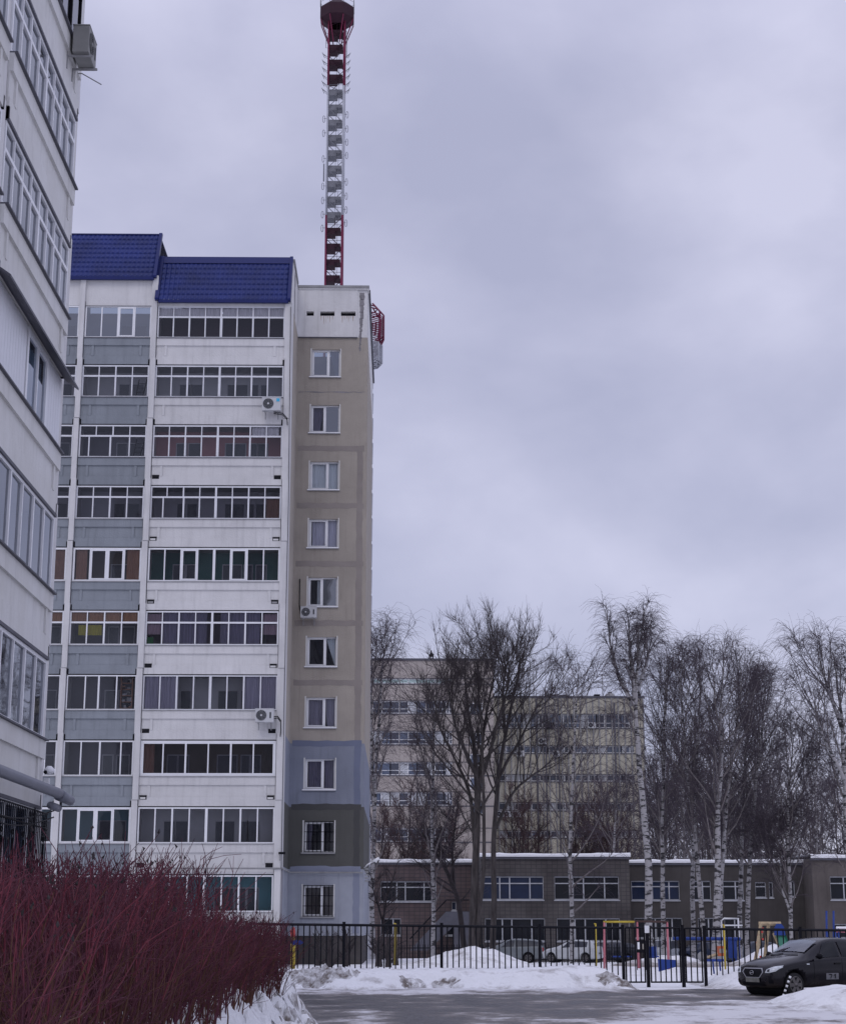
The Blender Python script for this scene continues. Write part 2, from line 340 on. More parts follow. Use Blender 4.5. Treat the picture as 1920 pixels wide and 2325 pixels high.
# ================================================================ APARTMENT BLOCKS
def mkT(kind, ox, oy, y0=0):
    if kind == 'front': return lambda u, n, z: (u-ox, -n, z)
    return lambda u, n, z: (n, u-oy, z)          # facade facing +X, u runs along Y
RNG = random.Random(5)
def glazing(root, T, u0, u1, zs, h, npan, transom, fw, room, gl, n0=0, curtains=(), thick=(), name='balcony_window', dark_from=None, frm=FRAMEA, gmat2=None, inner=True, depth=1.25, seam=True, shift=()):
    """a glazed loggia: frame with panes, a room behind with inner windows"""
    f = MB(T); W = u1-u0; pw = W/npan
    f.box(u0, u1, n0-.07, n0, zs, zs+fw, frm); f.box(u0, u1, n0-.07, n0, zs+h-fw, zs+h, frm)
    f.box(u0, u0+fw, n0-.068, n0-.002, zs+fw, zs+h-fw, frm); f.box(u1-fw, u1, n0-.068, n0-.002, zs+fw, zs+h-fw, frm)
    zt = zs+h*.66
    if transom: f.box(u0+fw, u1-fw, n0-.066, n0+.002, zt-.035, zt+.04, frm)
    g = MB(T)
    for i in range(npan):
        a = u0+pw*i; b_ = a+pw
        if i:
            mw = .055 if (npan == 8 and i == 4 and seam) else (.036 if i % 2 == 0 else .026)
            sh = shift[i] if i < len(shift) else 0
            f.box(a-mw+sh, a+mw+sh, n0-.064, n0+.004, zs+fw, (zt-.035) if transom else zs+h-fw, frm)
            if transom: f.box(a-mw*.8, a+mw*.8, n0-.064, n0-.0, zt+.04, zs+h-fw, frm)
        if i in thick:
            q = .06
            f.box(a+.03, b_-.03, n0-.03, n0+.012, zs+fw, zs+fw+q, frm); f.box(a+.03, b_-.03, n0-.03, n0+.012, zs+h-fw-q, zs+h-fw, frm)
            f.box(a+.03, a+.03+q, n0-.03, n0+.010, zs+fw+q, zs+h-fw-q, frm); f.box(b_-.03-q, b_-.03, n0-.03, n0+.010, zs+fw+q, zs+h-fw-q, frm)
        tilt = RNG.uniform(-.006, .006)
        gm = gl if not (gmat2 and i in gmat2) else gmat2[i]
        g.raw([(a, n0-.04+tilt, zs+.02), (b_, n0-.04-tilt, zs+.02), (b_, n0-.04-tilt, zs+h-.02), (a, n0-.04+tilt, zs+h-.02)], [(0, 1, 2, 3)], gm)
    o = f.build(name, root); g.build('pane', o)
    r = MB(T); rmat = ROOMS[room]; nb = n0-depth
    r.box(u0-.06, u1+.06, nb-.1, nb, zs-1.1, zs+h+.1, rmat)
    if inner:
        spans = [(.17, .24), (.26, .335), (.55, .69), (.72, .775), (.80, .87)] if npan >= 6 else [(.50, .64), (.70, .86)]
        for k, (a, b_) in enumerate(spans):
            a = u0+W*(a+RNG.uniform(-.01, .01)); b_ = u0+W*(b_+RNG.uniform(-.01, .01)); lo = zs-1.1 if k % 2 else zs-.2
            zt_ = zs+.98
            r.box(a-.05, b_+.05, nb, nb+.03, lo, zt_+.05, INFR); r.box(a, b_, nb+.03, nb+.045, lo+.05, zt_, DOORD)
    r.build('loggia_wall', o)
    for (ca, cb, z0, z1, m) in curtains:      # as fractions of width / height
        c = MB(T); A = u0+W*ca; B = u0+W*cb; Z0 = zs+h*z0; Z1 = zs+h*z1; nn = max(4, int((B-A)/.03)); vs = []
        for k in range(nn+1):
            u = A+(B-A)*k/nn; d = .025*math.sin(k*1.15)+.012*math.sin(k*.47)
            vs += [(u, n0-.14+d, Z0), (u, n0-.14+d*.6, Z1)]
        c.raw(vs, [(2*k, 2*k+2, 2*k+3, 2*k+1) for k in range(nn)], m, True)
        c.build('curtain' if m in (LACE, DARKCUR) else 'blind', o)
    return o
def parapet(root, T, u0, u1, zs, m, flash=FLASH, holes=False, ledge=.10, brackets=True, top=True, ph=1.25, sideT=False):
    p = MB(T)
    p.box(u0, u1, -.14, .0, zs-ph, zs-.37, m)
    p.box(u0, u1, -.14, .06, zs-.37, zs-.03, m)
    p.box(u0, u1, .0, .025, zs-ph, zs-.86, m)
    for q in (u0+.36, u1-.48): p.box(q, q+.11, .0, .04, zs-.86, zs-.37, m)
    p.box(u0-.01, u1+.01, -1.25, -.14, zs-ph, zs-ph+.15, CONC)
    if holes:
        for q, m2 in ((u0+.03, holes[0]), (u1-.34, holes[1])):
            p.box(q, q+.31, .025, .031, zs-.98, zs-.80, BLACK); p.box(q+.03, q+.26, .031, .034, zs-.96, zs-.88, m2)
    o = p.build('balcony_parapet', root)
    s = MB(T); s.box(u0, u1, -.13, ledge, zs-.03, zs+.0, flash); s.build('sill', o)
    if brackets:
        for q in (u0, u1-.06): s = MB(T); s.box(q, q+.06, -.10, .03, zs-ph-.02, zs-ph+.22, BLACKP); s.build('bracket', o)
    return o
blk = thing('apartment_block', 'tall panel block under blue tiled roofs with glazed loggias and a beige end wing', 'apartment building', (-8, 72, 0))
TM = mkT('front', -8, 72)
PIL = [(-17.6, -17.35), (-14.5, -14.27), (-11.25, -11.0), (-5.22, -4.95)]
C = dict(u0=-10.98, u1=-5.24); Bb = dict(u0=-14.25, u1=-11.27); Ab = dict(u0=-17.33, u1=-14.52)
cl = lambda *a: a
SPC = [
 dict(npan=8, transom=True, fw=.06, room='maroon', gl=GL, curtains=[(0.01, .49, .68, .97, LACE), (.51, .99, .68, .97, LACE)], inner=False),
 dict(npan=8, transom=True, fw=.06, room='grey', gl=GL),
 dict(npan=8, transom=True, fw=.06, room='red', gl=GL, curtains=[(.76, .88, .70, .97, LACE), (.88, .97, .72, .97, LACE)]),
 dict(npan=8, transom=True, fw=.06, room='grey', gl=GLD, curtains=[(.885, .985, .03, .63, BROWNC)], shift=(0, -.16, .02, 0, 0, 0, 0, 0)),
 dict(npan=8, transom=False, fw=.07, room='green', gl=GL, thick=(2, 5), frm=FRAME, gmat2={1: GLD, 6: GLD}),
 dict(npan=8, transom=True, fw=.06, room='pink', gl=GLD, frm=FRAME, curtains=[(0.01, .115, .70, .93, PINKB), (0.01, .115, .33, .62, PINKB), (.885, .99, .70, .93, PINKB), (.885, .99, .33, .62, PINKB), (.01, .06, .03, .25, GREENB), (.13, .46, .04, .97, DARKCUR), (.56, .86, .04, .97, DARKCUR)]),
 dict(npan=8, transom=False, fw=.05, room='grey', gl=GL, curtains=[(0.01, .245, .02, .98, DARKCUR), (.755, .99, .02, .98, DARKCUR), (.24, .26, .02, .98, LACE)]),
 dict(npan=6, transom=False, fw=.13, room='brown', gl=GLD, frm=FRAME, curtains=[(.02, .10, .05, .97, BROWNC)]),
 dict(npan=8, transom=False, fw=.06, room='grey', gl=GL, frm=FRAME),
 dict(npan=8, transom=False, fw=.06, room='teal', gl=GL, frm=FRAME)]
SPB = [
 dict(npan=4, transom=False, fw=.06, room='light', gl=GLB, thick=(2,), frm=FRAME),
 dict(npan=4, transom=True, fw=.06, room='grey', gl=GL),
 dict(npan=4, transom=True, fw=.06, room='dark', gl=GL, shift=(0, -.3, -.1, 0)),
 dict(npan=4, transom=True, fw=.06, room='grey', gl=GLD),
 dict(npan=4, transom=False, fw=.08, room='brown', gl=GL, thick=(1, 2), frm=FRAME, curtains=[(.78, .97, .05, .97, BROWNC), (.04, .2, .05, .97, BROWNC)]),
 dict(npan=4, transom=True, fw=.06, room='dark', gl=GL, frm=FRAME, curtains=[(.01, .24, .70, .97, ORANGEB), (.26, .49, .70, .97, ORANGEB), (.51, .74, .70, .97, ORANGEB), (.76, .99, .70, .97, ORANGEB), (.12, .46, .30, .60, YELB)]),
 dict(npan=4, transom=False, fw=.05, room='dark', gl=GL, frm=FRAME, shift=(0, .05, -.12, -.1)),
 dict(npan=4, transom=False, fw=.06, room='dark', gl=GL, frm=FRAME, shift=(0, 0, .05, .2)),
 dict(npan=4, transom=False, fw=.09, room='teal', gl=GLD, thick=(1, 2), frm=FRAME),
 dict(npan=4, transom=False, fw=.08, room='teal', gl=GLD, frm=FRAME)]
HOLE = [None, None, (BLACKP, BLACKP), (WHITE2, WHITE), (CONC, CONC), (BLACK, WHITE2), (BLACK, BLACKP), (WHITE2, WHITE2), (BLACK, BLACK), None]
def drop(d, **k): r = dict(d); r.update(k); return r
for i in range(10):
    zs = 27.53-2.8*i
    fl = FLASH if i in (0, 1, 2) else CONC
    parapet(blk, TM, C['u0'], C['u1'], zs, WHITE, flash=fl, holes=HOLE[i], brackets=i in (0, 1))
    parapet(blk, TM, Bb['u0'], Bb['u1'], zs, BLUEP, flash=fl)
    parapet(blk, TM, Ab['u0'], Ab['u1'], zs, BLUEP, flash=fl)
    h = 1.5 if i else 1.52
    glazing(blk, TM, C['u0'], C['u1'], zs, h, **SPC[i])
    glazing(blk, TM, Bb['u0'], Bb['u1'], zs, h, **SPB[i])
    glazing(blk, TM, Ab['u0'], Ab['u1'], zs, h, **SPB[i])
# clutter in the loggias: ladders, shelf boards
lad = MB(TM)
for zs in (27.53-2.8, 27.53-5.6):
    for du in (0, .35): lad.bar((-12.1+du*.7, -.6, zs-1.0), (-11.75+du, -.35, zs+.95), .035, BLACKP)
    for k in range(7): t_ = .3+.1*k; lad.bar((-12.1+.35*t_, -.6+.25*t_, zs-1.0+1.95*t_), (-11.85+.45*t_, -.6+.25*t_, zs-1.0+1.95*t_), .025, BLACKP)
lad.build('loggia_ladder', blk)
sh = MB(TM)
zs = 27.53-2.8*6
for k in range(5): sh.box(-11.95, -11.5, -.5, -.25, zs+.1+.27*k, zs+.13+.27*k, BROWNC)
for k in range(14): q = RNG.uniform(-11.93, -11.6); sh.box(q, q+.12, -.45, -.3, zs+.13+.27*(k % 5), zs+.13+.27*(k % 5)+RNG.uniform(.06, .2), RNG.choice([INFR, BLACKP, CONC, BROWNC]))
for q in (-11.98, -11.5): sh.box(q, q+.04, -.5, -.25, zs, zs+1.45, BROWNC)
sh.build('loggia_shelf', blk)
# pillars with their floor joints, partitions behind them
for k, (a, b_) in enumerate(PIL):
    p = MB(TM)
    top = 30.05 if k < 3 else 29.15
    for i in range(11):
        z1 = top if i == 0 else 27.53-2.8*(i-1)-.98; z0 = 27.53-2.8*i-.995 if i < 10 else -1
        if i == 0: z1 = top
        j = .012*(1 if i % 2 else -1)
        p.box(a+j, b_+j, -1.3, .14+j, z0, z1, WHITE); p.box(a+.01, b_-.01, -.1, .13, z0-.02, z0, STAIN)
    p.build('pillar', blk)
# storey bands of the end wing and of the strip that turns back to it
ZW = [27.27-2.789*i for i in range(10)]                  # window sills
JT = [at(740, y, 76.6).z for y in (766, 890, 1018, 1148, 1280, 1414.6, 1550, 1688, 1832, 1973.6, 2124.6)]
WM = [BEIGE]*7+[BLUE, OLIVE, PALE]; WD = [BEIGE_D]*7+[BLUE_D, OLIVE_D, PALE_D]
UL, UR = -4.94, -1.58; YW = -4.6; WU0, WU1 = at(708, 825, 76.6).x, at(772, 825, 76.6).x; WH = 1.36
ZTOP = at(760, 650, 76.6).z
wl = MB(TM)
for i in range(10):
    z1, z0, m = JT[i], JT[i+1], WM[i]
    zs = ZW[i]
    wl.box(UL, WU0, YW-.35, YW, z0, z1, m); wl.box(WU1, UR, YW-.35, YW, z0, z1, m)
    wl.box(WU0, WU1, YW-.35, YW, z0, zs, m); wl.box(WU0, WU1, YW-.35, YW, zs+WH, z1, m)
    wl.box(UR-.35, UR+.004, YW-14.5, YW-.35, z0, z1, m)                               # gable wall going back
    wl.box(-5.2, -4.93, YW-.2, -1.3, z0, z1, m)                                        # strip between loggias and wing
    wl.box(-5.2, -4.935, -1.3, .0, z0, z1, WHITE)
wl.box(UL-.2, UR-.03, YW-.33, YW-.06, -1.5, JT[10], PLINTH); wl.box(UR-.35, UR-.05, YW-14.4, YW-.33, -1.5, JT[10], PLINTH)
wl.box(-17.6, -5.0, -1.2, -.1, -1.5, 1.05, PLINTH)
wl.box(-24, -17.6, -4, -.2, -1.5, 30, WHITE)
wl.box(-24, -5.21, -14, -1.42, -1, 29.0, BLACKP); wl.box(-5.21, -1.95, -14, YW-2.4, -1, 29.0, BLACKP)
wl.build('wall', blk)
# mortar joints: thin proud sheets, slightly ragged
jm = MB(TM)
def ragged(mb, u0, u1, z0, z1, n, m, st=.25, vert=False):
    L_ = (z1-z0) if vert else (u1-u0); k = max(2, int(L_/st)); vs = []
    for q in range(k+1):
        t_ = q/k; r1, r2 = RNG.uniform(-.025, .025), RNG.uniform(-.025, .025)
        if vert: z = z0+(z1-z0)*t_; vs += [(u0+r1, n, z), (u1+r2, n, z)]
        else: u = u0+(u1-u0)*t_; vs += [(u, n, z0+r1), (u, n, z1+r2)]
    mb.raw(vs, [(2*q, 2*q+2, 2*q+3, 2*q+1) for q in range(k)], m)
VU0, VU1 = at(808, 1300, 76.6).x, at(822, 1300, 76.6).x
for i in range(10):
    if i >= 2 or i == 0:
        ragged(jm, VU0, VU1, JT[i+1]+.1, JT[i]-.1, YW+.004, WD[i] if i else WM[0], vert=True)
    if i and i != 1: ragged(jm, UL+.1, UR-.12, JT[i]-.13, JT[i]+.13, YW+.007, WD[i])
    if i == 1: ragged(jm, UL+.1, UR-.12, JT[i]-.02, JT[i]+.02, YW+.007, STAIN)
jm.build('joint_band', blk)
# windows of the end wing
def wing_window(zs, split, frm, panes, cur, name='window', grille=False, board=None):
    f = MB(TM); n0 = YW-.12; q = .055; us = WU0+(WU1-WU0)*split
    f.box(WU0, WU1, n0-.06, n0, zs, zs+q, frm); f.box(WU0, WU1, n0-.06, n0, zs+WH-q, zs+WH, frm)
    for a in (WU0, WU1-q, us-q*.7): f.box(a, a+(q if a != us-q*.7 else q*1.4), n0-.058, n0-.002, zs+q, zs+WH-q, frm)
    b0, b1 = WU0+q, us-q*.7
    f.box(b0, b1, n0-.03, n0+.01, zs+q, zs+q+.05, frm); f.box(b0, b1, n0-.03, n0+.01, zs+WH-q-.05, zs+WH-q, frm); f.box(b0, b0+.05, n0-.03, n0+.008, zs+q+.05, zs+WH-q-.05, frm); f.box(b1-.05, b1, n0-.03, n0+.008, zs+q+.05, zs+WH-q-.05, frm)
    # white reveal around the opening
    f.box(WU0-.07, WU0, YW-.1, YW+.006, zs-.05, zs+WH+.05, WHITE2); f.box(WU1, WU1+.05, YW-.1, YW+.006, zs-.05, zs+WH+.05, WHITE2)
    o = f.build(name, blk)
    g = MB(TM); g.raw([(WU0, n0-.035, zs), (us, n0-.03, zs), (us, n0-.03, zs+WH), (WU0, n0-.035, zs+WH)], [(0, 1, 2, 3)], panes[0]); g.raw([(us, n0-.035, zs), (WU1, n0-.03, zs), (WU1, n0-.03, zs+WH), (us, n0-.035, zs+WH)], [(0, 1, 2, 3)], panes[1]); g.build('pane', o)
    s = MB(TM); s.box(WU0-.12, WU1+.05, YW-.1, YW+.07, zs-.06, zs-.0, FRAME if zs > 5 else CONC); s.box(WU0-.12, WU1+.05, YW-.02, YW+.068, zs-.075, zs-.06, FLASH); s.build('sill', o)
    rm_ = MB(TM); rm_.box(WU0-.3, WU1+.3, n0-2.2, n0-2.1, zs-.9, zs+WH+.4, ROOMS['dark']); rm_.build('room_wall', o)
    for (ca, cb, ct, m) in cur:
        c = MB(TM); A = WU0+(WU1-WU0)*ca; B = WU0+(WU1-WU0)*cb; T2 = WU0+(WU1-WU0)*ct; k = 16; vs = []
        for q_ in range(k+1):
            t_ = q_/k; d = .03*math.sin(q_*1.7)
            top = A+(B-A)*t_; bot = (A+(T2-A)*t_) if ca < .5 else (T2+(B-T2)*t_)
            vs += [(bot, n0-.2+d, zs+.02), (top, n0-.2+d, zs+WH)]
        c.raw(vs, [(2*q_, 2*q_+2, 2*q_+3, 2*q_+1) for q_ in range(k)], m, True); c.build('curtain', o)
    if grille:
        g = MB(TM)
        for k in range(8): u = WU0+.03+(WU1-WU0-.06)*k/7; g.bar((u, YW+.05, zs-.0), (u, YW+.05, zs+WH), .02, BLACKP)
        for k in range(4): z = zs+.02+(WH-.04)*k/3; g.bar((WU0, YW+.06, z), (WU1, YW+.06, z), .02, BLACKP)
        g.build('window_grille', o)
PALEC = mat('pale_curtain', (.80, .86, .88), .9, .1, 3, stretch=(8, 8, .4)); SHEER = mat('sheer_curtain', (.66, .66, .76), .9, .15, 3, stretch=(8, 8, .4)); BOARD = mat('beige_board', (.30, .28, .24), .8, .1, 2)
wing_window(ZW[0], .60, FRAME, (GLB, GLB), [(.62, .95, .85, SHEER)])
wing_window(ZW[1], .50, FRAME, (GLD, GLB), [(0.0, .45, .3, DARKCUR)])
wing_window(ZW[2], .62, FRAME, (GL, GL), [(0.0, .6, .6, PALEC), (.64, 1, .64, PALEC)])
wing_window(ZW[3], .62, FRAME, (GL, GL), [(0.1, .6, .6, SHEER), (.64, 1, .64, SHEER)])
wing_window(ZW[4], .48, FRAME, (GL, GLB), [(.3, .6, .38, PALEC)])
wing_window(ZW[5], .62, FRAME, (GLD, GL), [(.62, 1, .95, PALEC)])
wing_window(ZW[6], .62, FRAME, (GL, GL), [(0.0, .6, .6, DARKCUR), (.64, 1, .7, DARKCUR)])
wing_window(ZW[7], .60, FRAME, (GLD, GLD), [(0.1, .58, .5, DARKCUR), (.64, 1, .66, DARKCUR)])
wing_window(ZW[8], .62, FRAME, (GLD, GLD), [(0.1, .3, .2, DARKCUR)], grille=True)
wing_window(ZW[9], .62, FRAME, (GLD, GLD), [(0.0, .6, .6, BOARD), (.64, 1, .64, BOARD)], grille=True)
# white attic panel with ventilation slots
at_ = MB(TM); zb = JT[0]; AU0, AU1 = -4.965, at(812, 700, 76.6).x
VS = [(at(x0, 718, 76.6).x, at(x1, 718, 76.6).x) for x0, x1 in ((696, 712.5), (727, 759.5), (774, 807))]; vz0, vz1 = at(740, 718, 76.6).z, at(740, 708, 76.6).z
cuts = [AU0]+[c for v in VS for c in v]+[AU1]
n1_ = YW+.06
for k in range(0, len(cuts)-1):
    if k % 2 == 0: at_.box(cuts[k], cuts[k+1], YW-.3, n1_, vz0, vz1, WHITE)
    else: at_.box(cuts[k], cuts[k+1], YW-.3, YW-.2, vz0, vz1, BLACK)
at_.box(AU0, AU1, YW-.3, n1_, zb, vz0, WHITE); at_.box(AU0, AU1, YW-.3, n1_, vz1, ZTOP-.12, WHITE)
for (a, b_) in VS:
    at_.box(a-.05, b_+.05, n1_, n1_+.02, vz1+1.25, vz1+1.3, WHITE); 
    for q in (a-.07, b_+.02): at_.box(q, q+.05, n1_, n1_+.012, vz0-1.0, vz1+1.25, WHITE)
at_.box(AU1, UR-.02, YW-.3, YW+.004, zb, ZTOP-.12, WHITE); at_.box(UR-.35, UR+.006, YW-14.5, YW-.3, zb, ZTOP-.12, WHITE)
at_.box(AU0, AU1, YW+.0, n1_+.02, zb-.04, zb, FLASH)
at_.build('attic_panel', blk)
ru = MB(TM); RUST = mat('rust_streak', (.36, .24, .12), .9, .4, 4)
for (a, b_) in VS[1:]:
    for k in range(6):
        x = a+.03+(b_-a-.08)*(k+RNG.random()*.5)/6; w_ = RNG.uniform(.015, .04); h_ = RNG.uniform(.12, .42)
        ru.raw([(x, n1_+.004, vz0-.01), (x+w_, n1_+.004, vz0-.01), (x+w_*.6, n1_+.004, vz0-h_), (x+w_*.3, n1_+.004, vz0-h_)], [(0, 1, 2, 3)], RUST)
ru.build('rust_stain', blk)
st_ = MB(TM)
for k in range(9):
    z = ZTOP-.35-k*.33; w_ = .25-.02*k; ragged(st_, UR-.42+RNG.uniform(0, .05), UR-.42+w_, z-.33, z+.02, YW+.008, STAIN, st=.08, vert=True)
st_.build('mortar_stain', blk)
cp = MB(TM); cp.box(-5.25, UR+.06, YW-.45, YW+.14, ZTOP-.12, ZTOP, CONC); cp.box(-5.25, UR+.05, YW-.4, YW+.10, ZTOP-.2, ZTOP-.121, WHITE)
cp.box(UR-.4, UR+.10, YW-14.6, YW-.45, ZTOP-.14, ZTOP-.005, FLASH)
cp.build('parapet_cap', blk)
# gable wall carrying the roof step
zg = at(680, 600, 74.2).z; gm = MB(TM)
gm.prism([(0.02, 29.1), (-1.1, zg-.35), (-3.9, zg-.3), (-5.2, ZTOP-.25), (-5.2, 27.5), (0.02, 27.5)], -5.21, -4.97, WHITE, 'x'); gm.build('gable_step_wall', blk)
gm = MB(TM); gm.box(-5.26, -4.9, -3.95, -1.1, zg-.32, zg-.2, CONC); gm.bar((-5.08, -3.95, zg-.25), (-5.08, -5.2, ZTOP-.1), .2, CONC); gm.build('gable_coping', blk)
st_ = MB(lambda u, n, z: (-4.966+8, -n, z))
for k in range(8): zc = 31.6-.5*k; ragged(st_, 0, 0, 0, 0, 0, STAIN) if False else st_.raw([(0, -2.0-RNG.uniform(-.1, .25), zc), (0, -2.7-RNG.uniform(-.2, .2), zc), (0, -2.7-RNG.uniform(-.2, .2), zc-.5), (0, -2.0-RNG.uniform(-.1, .25), zc-.5)], [(0, 1, 2, 3)], STAIN)
st_.build('mortar_stain', blk)
# blue metal tile mansards
def mansard(u0, u1, z0, z1, n0, n1, cap, name='roof'):
    rows = max(4, int(round((z1-cap-z0)/.29))); cols = int((u1-u0)/.035); r = MB(TM); vs = []; nr = rows*4
    H = z1-cap-z0
    zz = []
    for i in range(rows):
        for q in (0, .06, .5, .97): zz.append((i+q, 1-q if q > 0 else 1))
    for (s_, pr) in zz:
        for j in range(cols+1):
            u = u0+(u1-u0)*j/cols; wv = math.sin(2*math.pi*(u-u0)/.21)
            t_ = s_/rows; base_z = z0+H*t_; nn = n0+(n1-n0)*t_*(H/(z1-z0))
            q = s_-int(s_)
            vs.append((u, nn+.045*pr*(1 if q < .97 else 0)+.016*wv, base_z+(.028*wv if q < .1 else 0)-(.05 if q < .001 else 0)))
    n_ = cols+1
    r.raw(vs, [(i*n_+j, i*n_+j+1, (i+1)*n_+j+1, (i+1)*n_+j) for i in range(len(zz)-1) for j in range(cols)], ROOFB, False)
    o = r.build(name, blk)
    tm = MB(TM); nc = n0+(n1-n0)*(H/(z1-z0))
    tm.prism([(nc+.05, z0+H), (n1+.05, z1), (n1-.3, z1+.03), (n1-.3, z0+H)], u0, u1, ROOFD, 'x')
    tm.prism([(n0+.10, z0-.06), (n0+.12, z0+.02), (nc+.11, z0+H), (n1+.08, z1+.03), (n1-.15, z1+.03), (n0-.15, z0-.06)], u1-.02, u1+.12, ROOFD, 'x')
    tm.prism([(n0+.10, z0-.06), (n0+.12, z0+.02), (nc+.11, z0+H), (n1+.08, z1+.03), (n1-.15, z1+.03), (n0-.15, z0-.06)], u0-.16, u0+.02, ROOFD, 'x')
    tm.box(u0, u1, n0-.1, n0+.05, z0-.16, z0-.03, ROOFD)
    tm.box(u0, u1, -8, n1-.3, z1-.05, z1+.02, ROOFD)
    tm.build('roof_trim', o)
zc = at(480, 585, 73.0).z; zb_ = at(250, 533, 73.2).z
mansard(-10.95, -5.1, 29.32, zc, .22, -.95, .38)
mansard(-20, -11.2, 30.42, zb_, .18, -1.1, .05)
am = MB(TM)
am.box(-11.0, -5.22, -.14, -.0, 29.05, 29.25, WHITE); am.box(-20, -11.27, -.14, -.012, 29.07, 30.36, WHITE)
am.box(-14.25, -11.27, -.1, .03, 29.03, 29.07, CONC)
for u in (-14.39, -11.13): am.box(u-.12, u+.12, -.1, .10, 29.9, 30.5, WHITE)
am.box(-14.5, -14.26, -.1, .05, 29.0, 29.25, STAIN)
am.build('attic_panel', blk)
# conduits and small fittings fixed to this block
pz = at(600, 1972, 72).z
pp = MB(TM); pp.tube([(-10.5, .2, pz), (-5.0, .2, pz), (-4.86, .1, pz), (-4.86, YW+.12, pz-.02), (-1.6, YW+.12, pz-.03)], .035, CONC, 6)
pp.tube([(-8.05, .2, pz), (-8.05, .2, pz-.35)], .03, BLACKP, 6); pp.build('conduit', blk)
pp = MB(TM); pp.tube([(-4.87, .05, pz), (-4.87, .05, .2)], .04, mat('pipe_grey', (.2, .2, .23), .5), 6); pp.tube([(-4.98, .16, 29.0), (-4.9, .18, 20), (-4.92, .17, 14), (-4.9, .18, pz)], .012, BLACKP, 4); pp.build('cable', blk)
# ---------------------------------------------------------------- near left block
lb = thing('apartment_block', 'white panel block at left edge seen steeply along its balconies', 'apartment building', (-6.7, 26, 0))
TL = mkT('side', -6.7, 26)
LW = dict(u0=26.28, u1=31.86)
LWHITE = WHITE2
specL = [
 dict(npan=6, transom=False, fw=.07, room='grey', gl=GLL, frm=FRAME, curtains=[(.05, .95, .05, .95, SHEER)]),
 dict(npan=6, transom=False, fw=.07, room='light', gl=GLL, frm=FRAME),
 dict(npan=6, transom=False, fw=.06, room='light', gl=GLL, frm=FRAME),
 dict(npan=2, transom=False, fw=.12, room='light', gl=GLL, frm=FRAME, curtains=[(.04, .96, .04, .9, PALEC)]),
 dict(npan=8, transom=True, fw=.06, room='light', gl=GLL, frm=FRAME),
 dict(npan=8, transom=True, fw=.06, room='light', gl=GLL, frm=FRAME),
 dict(npan=6, transom=False, fw=.05, room='dark', gl=GLD, frm=BLACKP),
 dict(npan=6, transom=False, fw=.05, room='grey', gl=GLL, frm=FRAME)]
for i in range(8):
    zs = 2.39+2.8*i
    parapet(lb, TL, LW['u0'], LW['u1'], zs, LWHITE, ledge=.12, brackets=True)
    parapet(lb, TL, 20.2, 25.95, zs, LWHITE, ledge=.12, brackets=True)
    s_ = dict(specL[i])
    if i == 3:
        # cladding either side of two casements
        c_ = MB(TL); WP = mat('white_cladding', (.70, .71, .74), .55, .04, 2)
        for k in range(12): 
            a = 26.28+.2*k; c_.box(a, a+.192, -.05, 0, zs+.02, zs+1.5, WP)
        c_.build('cladding_panel', lb); c_ = MB(TL)
        for k in range(6): 
            a = 30.55+.215*k; c_.box(a, a+.205, -.05, 0, zs+.02, zs+1.5, WP)
        c_.build('cladding_panel', lb)
        glazing(lb, TL, 28.72, 30.52, zs, 1.5, n0=.02, inner=False, name='window', **s_)
    else:
        glazing(lb, TL, LW['u0'], LW['u1'], zs, 1.5, **s_)
    glazing(lb, TL, 20.2, 25.95, zs, 1.5, **drop(specL[i], npan=6, curtains=[]))
    if i not in (3,):
        m_ = MB(TL); m_.box(LW['u0'], LW['u1'], -.1, .04, zs+1.5, zs+1.56, FLASH); m_.build('lintel', lb)
aw = MB(TL); zs = 2.39+8.4
aw.raw([(26.0, .02, zs+1.60), (32.0, .02, zs+1.60), (32.05, .30, zs+1.40), (26.0, .30, zs+1.40), (26.0, .02, zs+1.55), (32.0, .02, zs+1.55), (32.05, .30, zs+1.35), (26.0, .30, zs+1.35)], [(0, 1, 2, 3), (7, 6, 5, 4), (3, 2, 6, 7), (1, 5, 6, 2), (0, 3, 7, 4)], FLASH); aw.build('window_awning', lb)
for a, b_ in ((25.97, 26.26), (31.9, 32.22), (19.9, 20.18)):
    p = MB(TL)
    for i in range(12):
        j = .02 if i % 2 else 0; z0 = -1 if i == 0 else 2.39+2.8*(i-1)-.95; z1 = 2.39+2.8*i-.965
        p.box(a, b_, -1.3, -.04+j, z0, z1, WHITE); p.box(a+.03, b_-.02, -.3, -.05, z1, z1+.015, STAIN)
    p.build('pillar', lb)
wl = MB(TL); wl.box(19.0, 32.2, -12, -1.36, -1, 32, WHITE); wl.box(20.1, 31.9, -1.3, -.02, -1, 1.1, PLINTH); wl.box(14, 19.9, -12, -.1, -1, 32, WHITE2); wl.build('wall', lb)
g = MB(TL); zs = 2.39
for k in range(42):
    u = 26.1+.139*k; g.bar((u, .16, zs-.15), (u, .16, zs+1.42), .016, BLACKP)
    if k % 6 == 3:
        g.tube([(u-.13, .17, zs+.2), (u, .17, zs+.85), (u+.13, .17, zs+.2)], .009, BLACKP, 4)
        for s_ in (-1, 1): g.tube([(u+s_*(.05+.05*math.cos(t_)), .17, zs+.95+.05*math.sin(t_)) for t_ in [q*math.pi/4 for q in range(9)]], .008, BLACKP, 4, cap=False)
for z in (zs-.15, zs+.25, zs+1.15, zs+1.42): g.bar((26.05, .16, z), (31.9, .16, z), .022, BLACKP)
g.build('security_grille', lb)
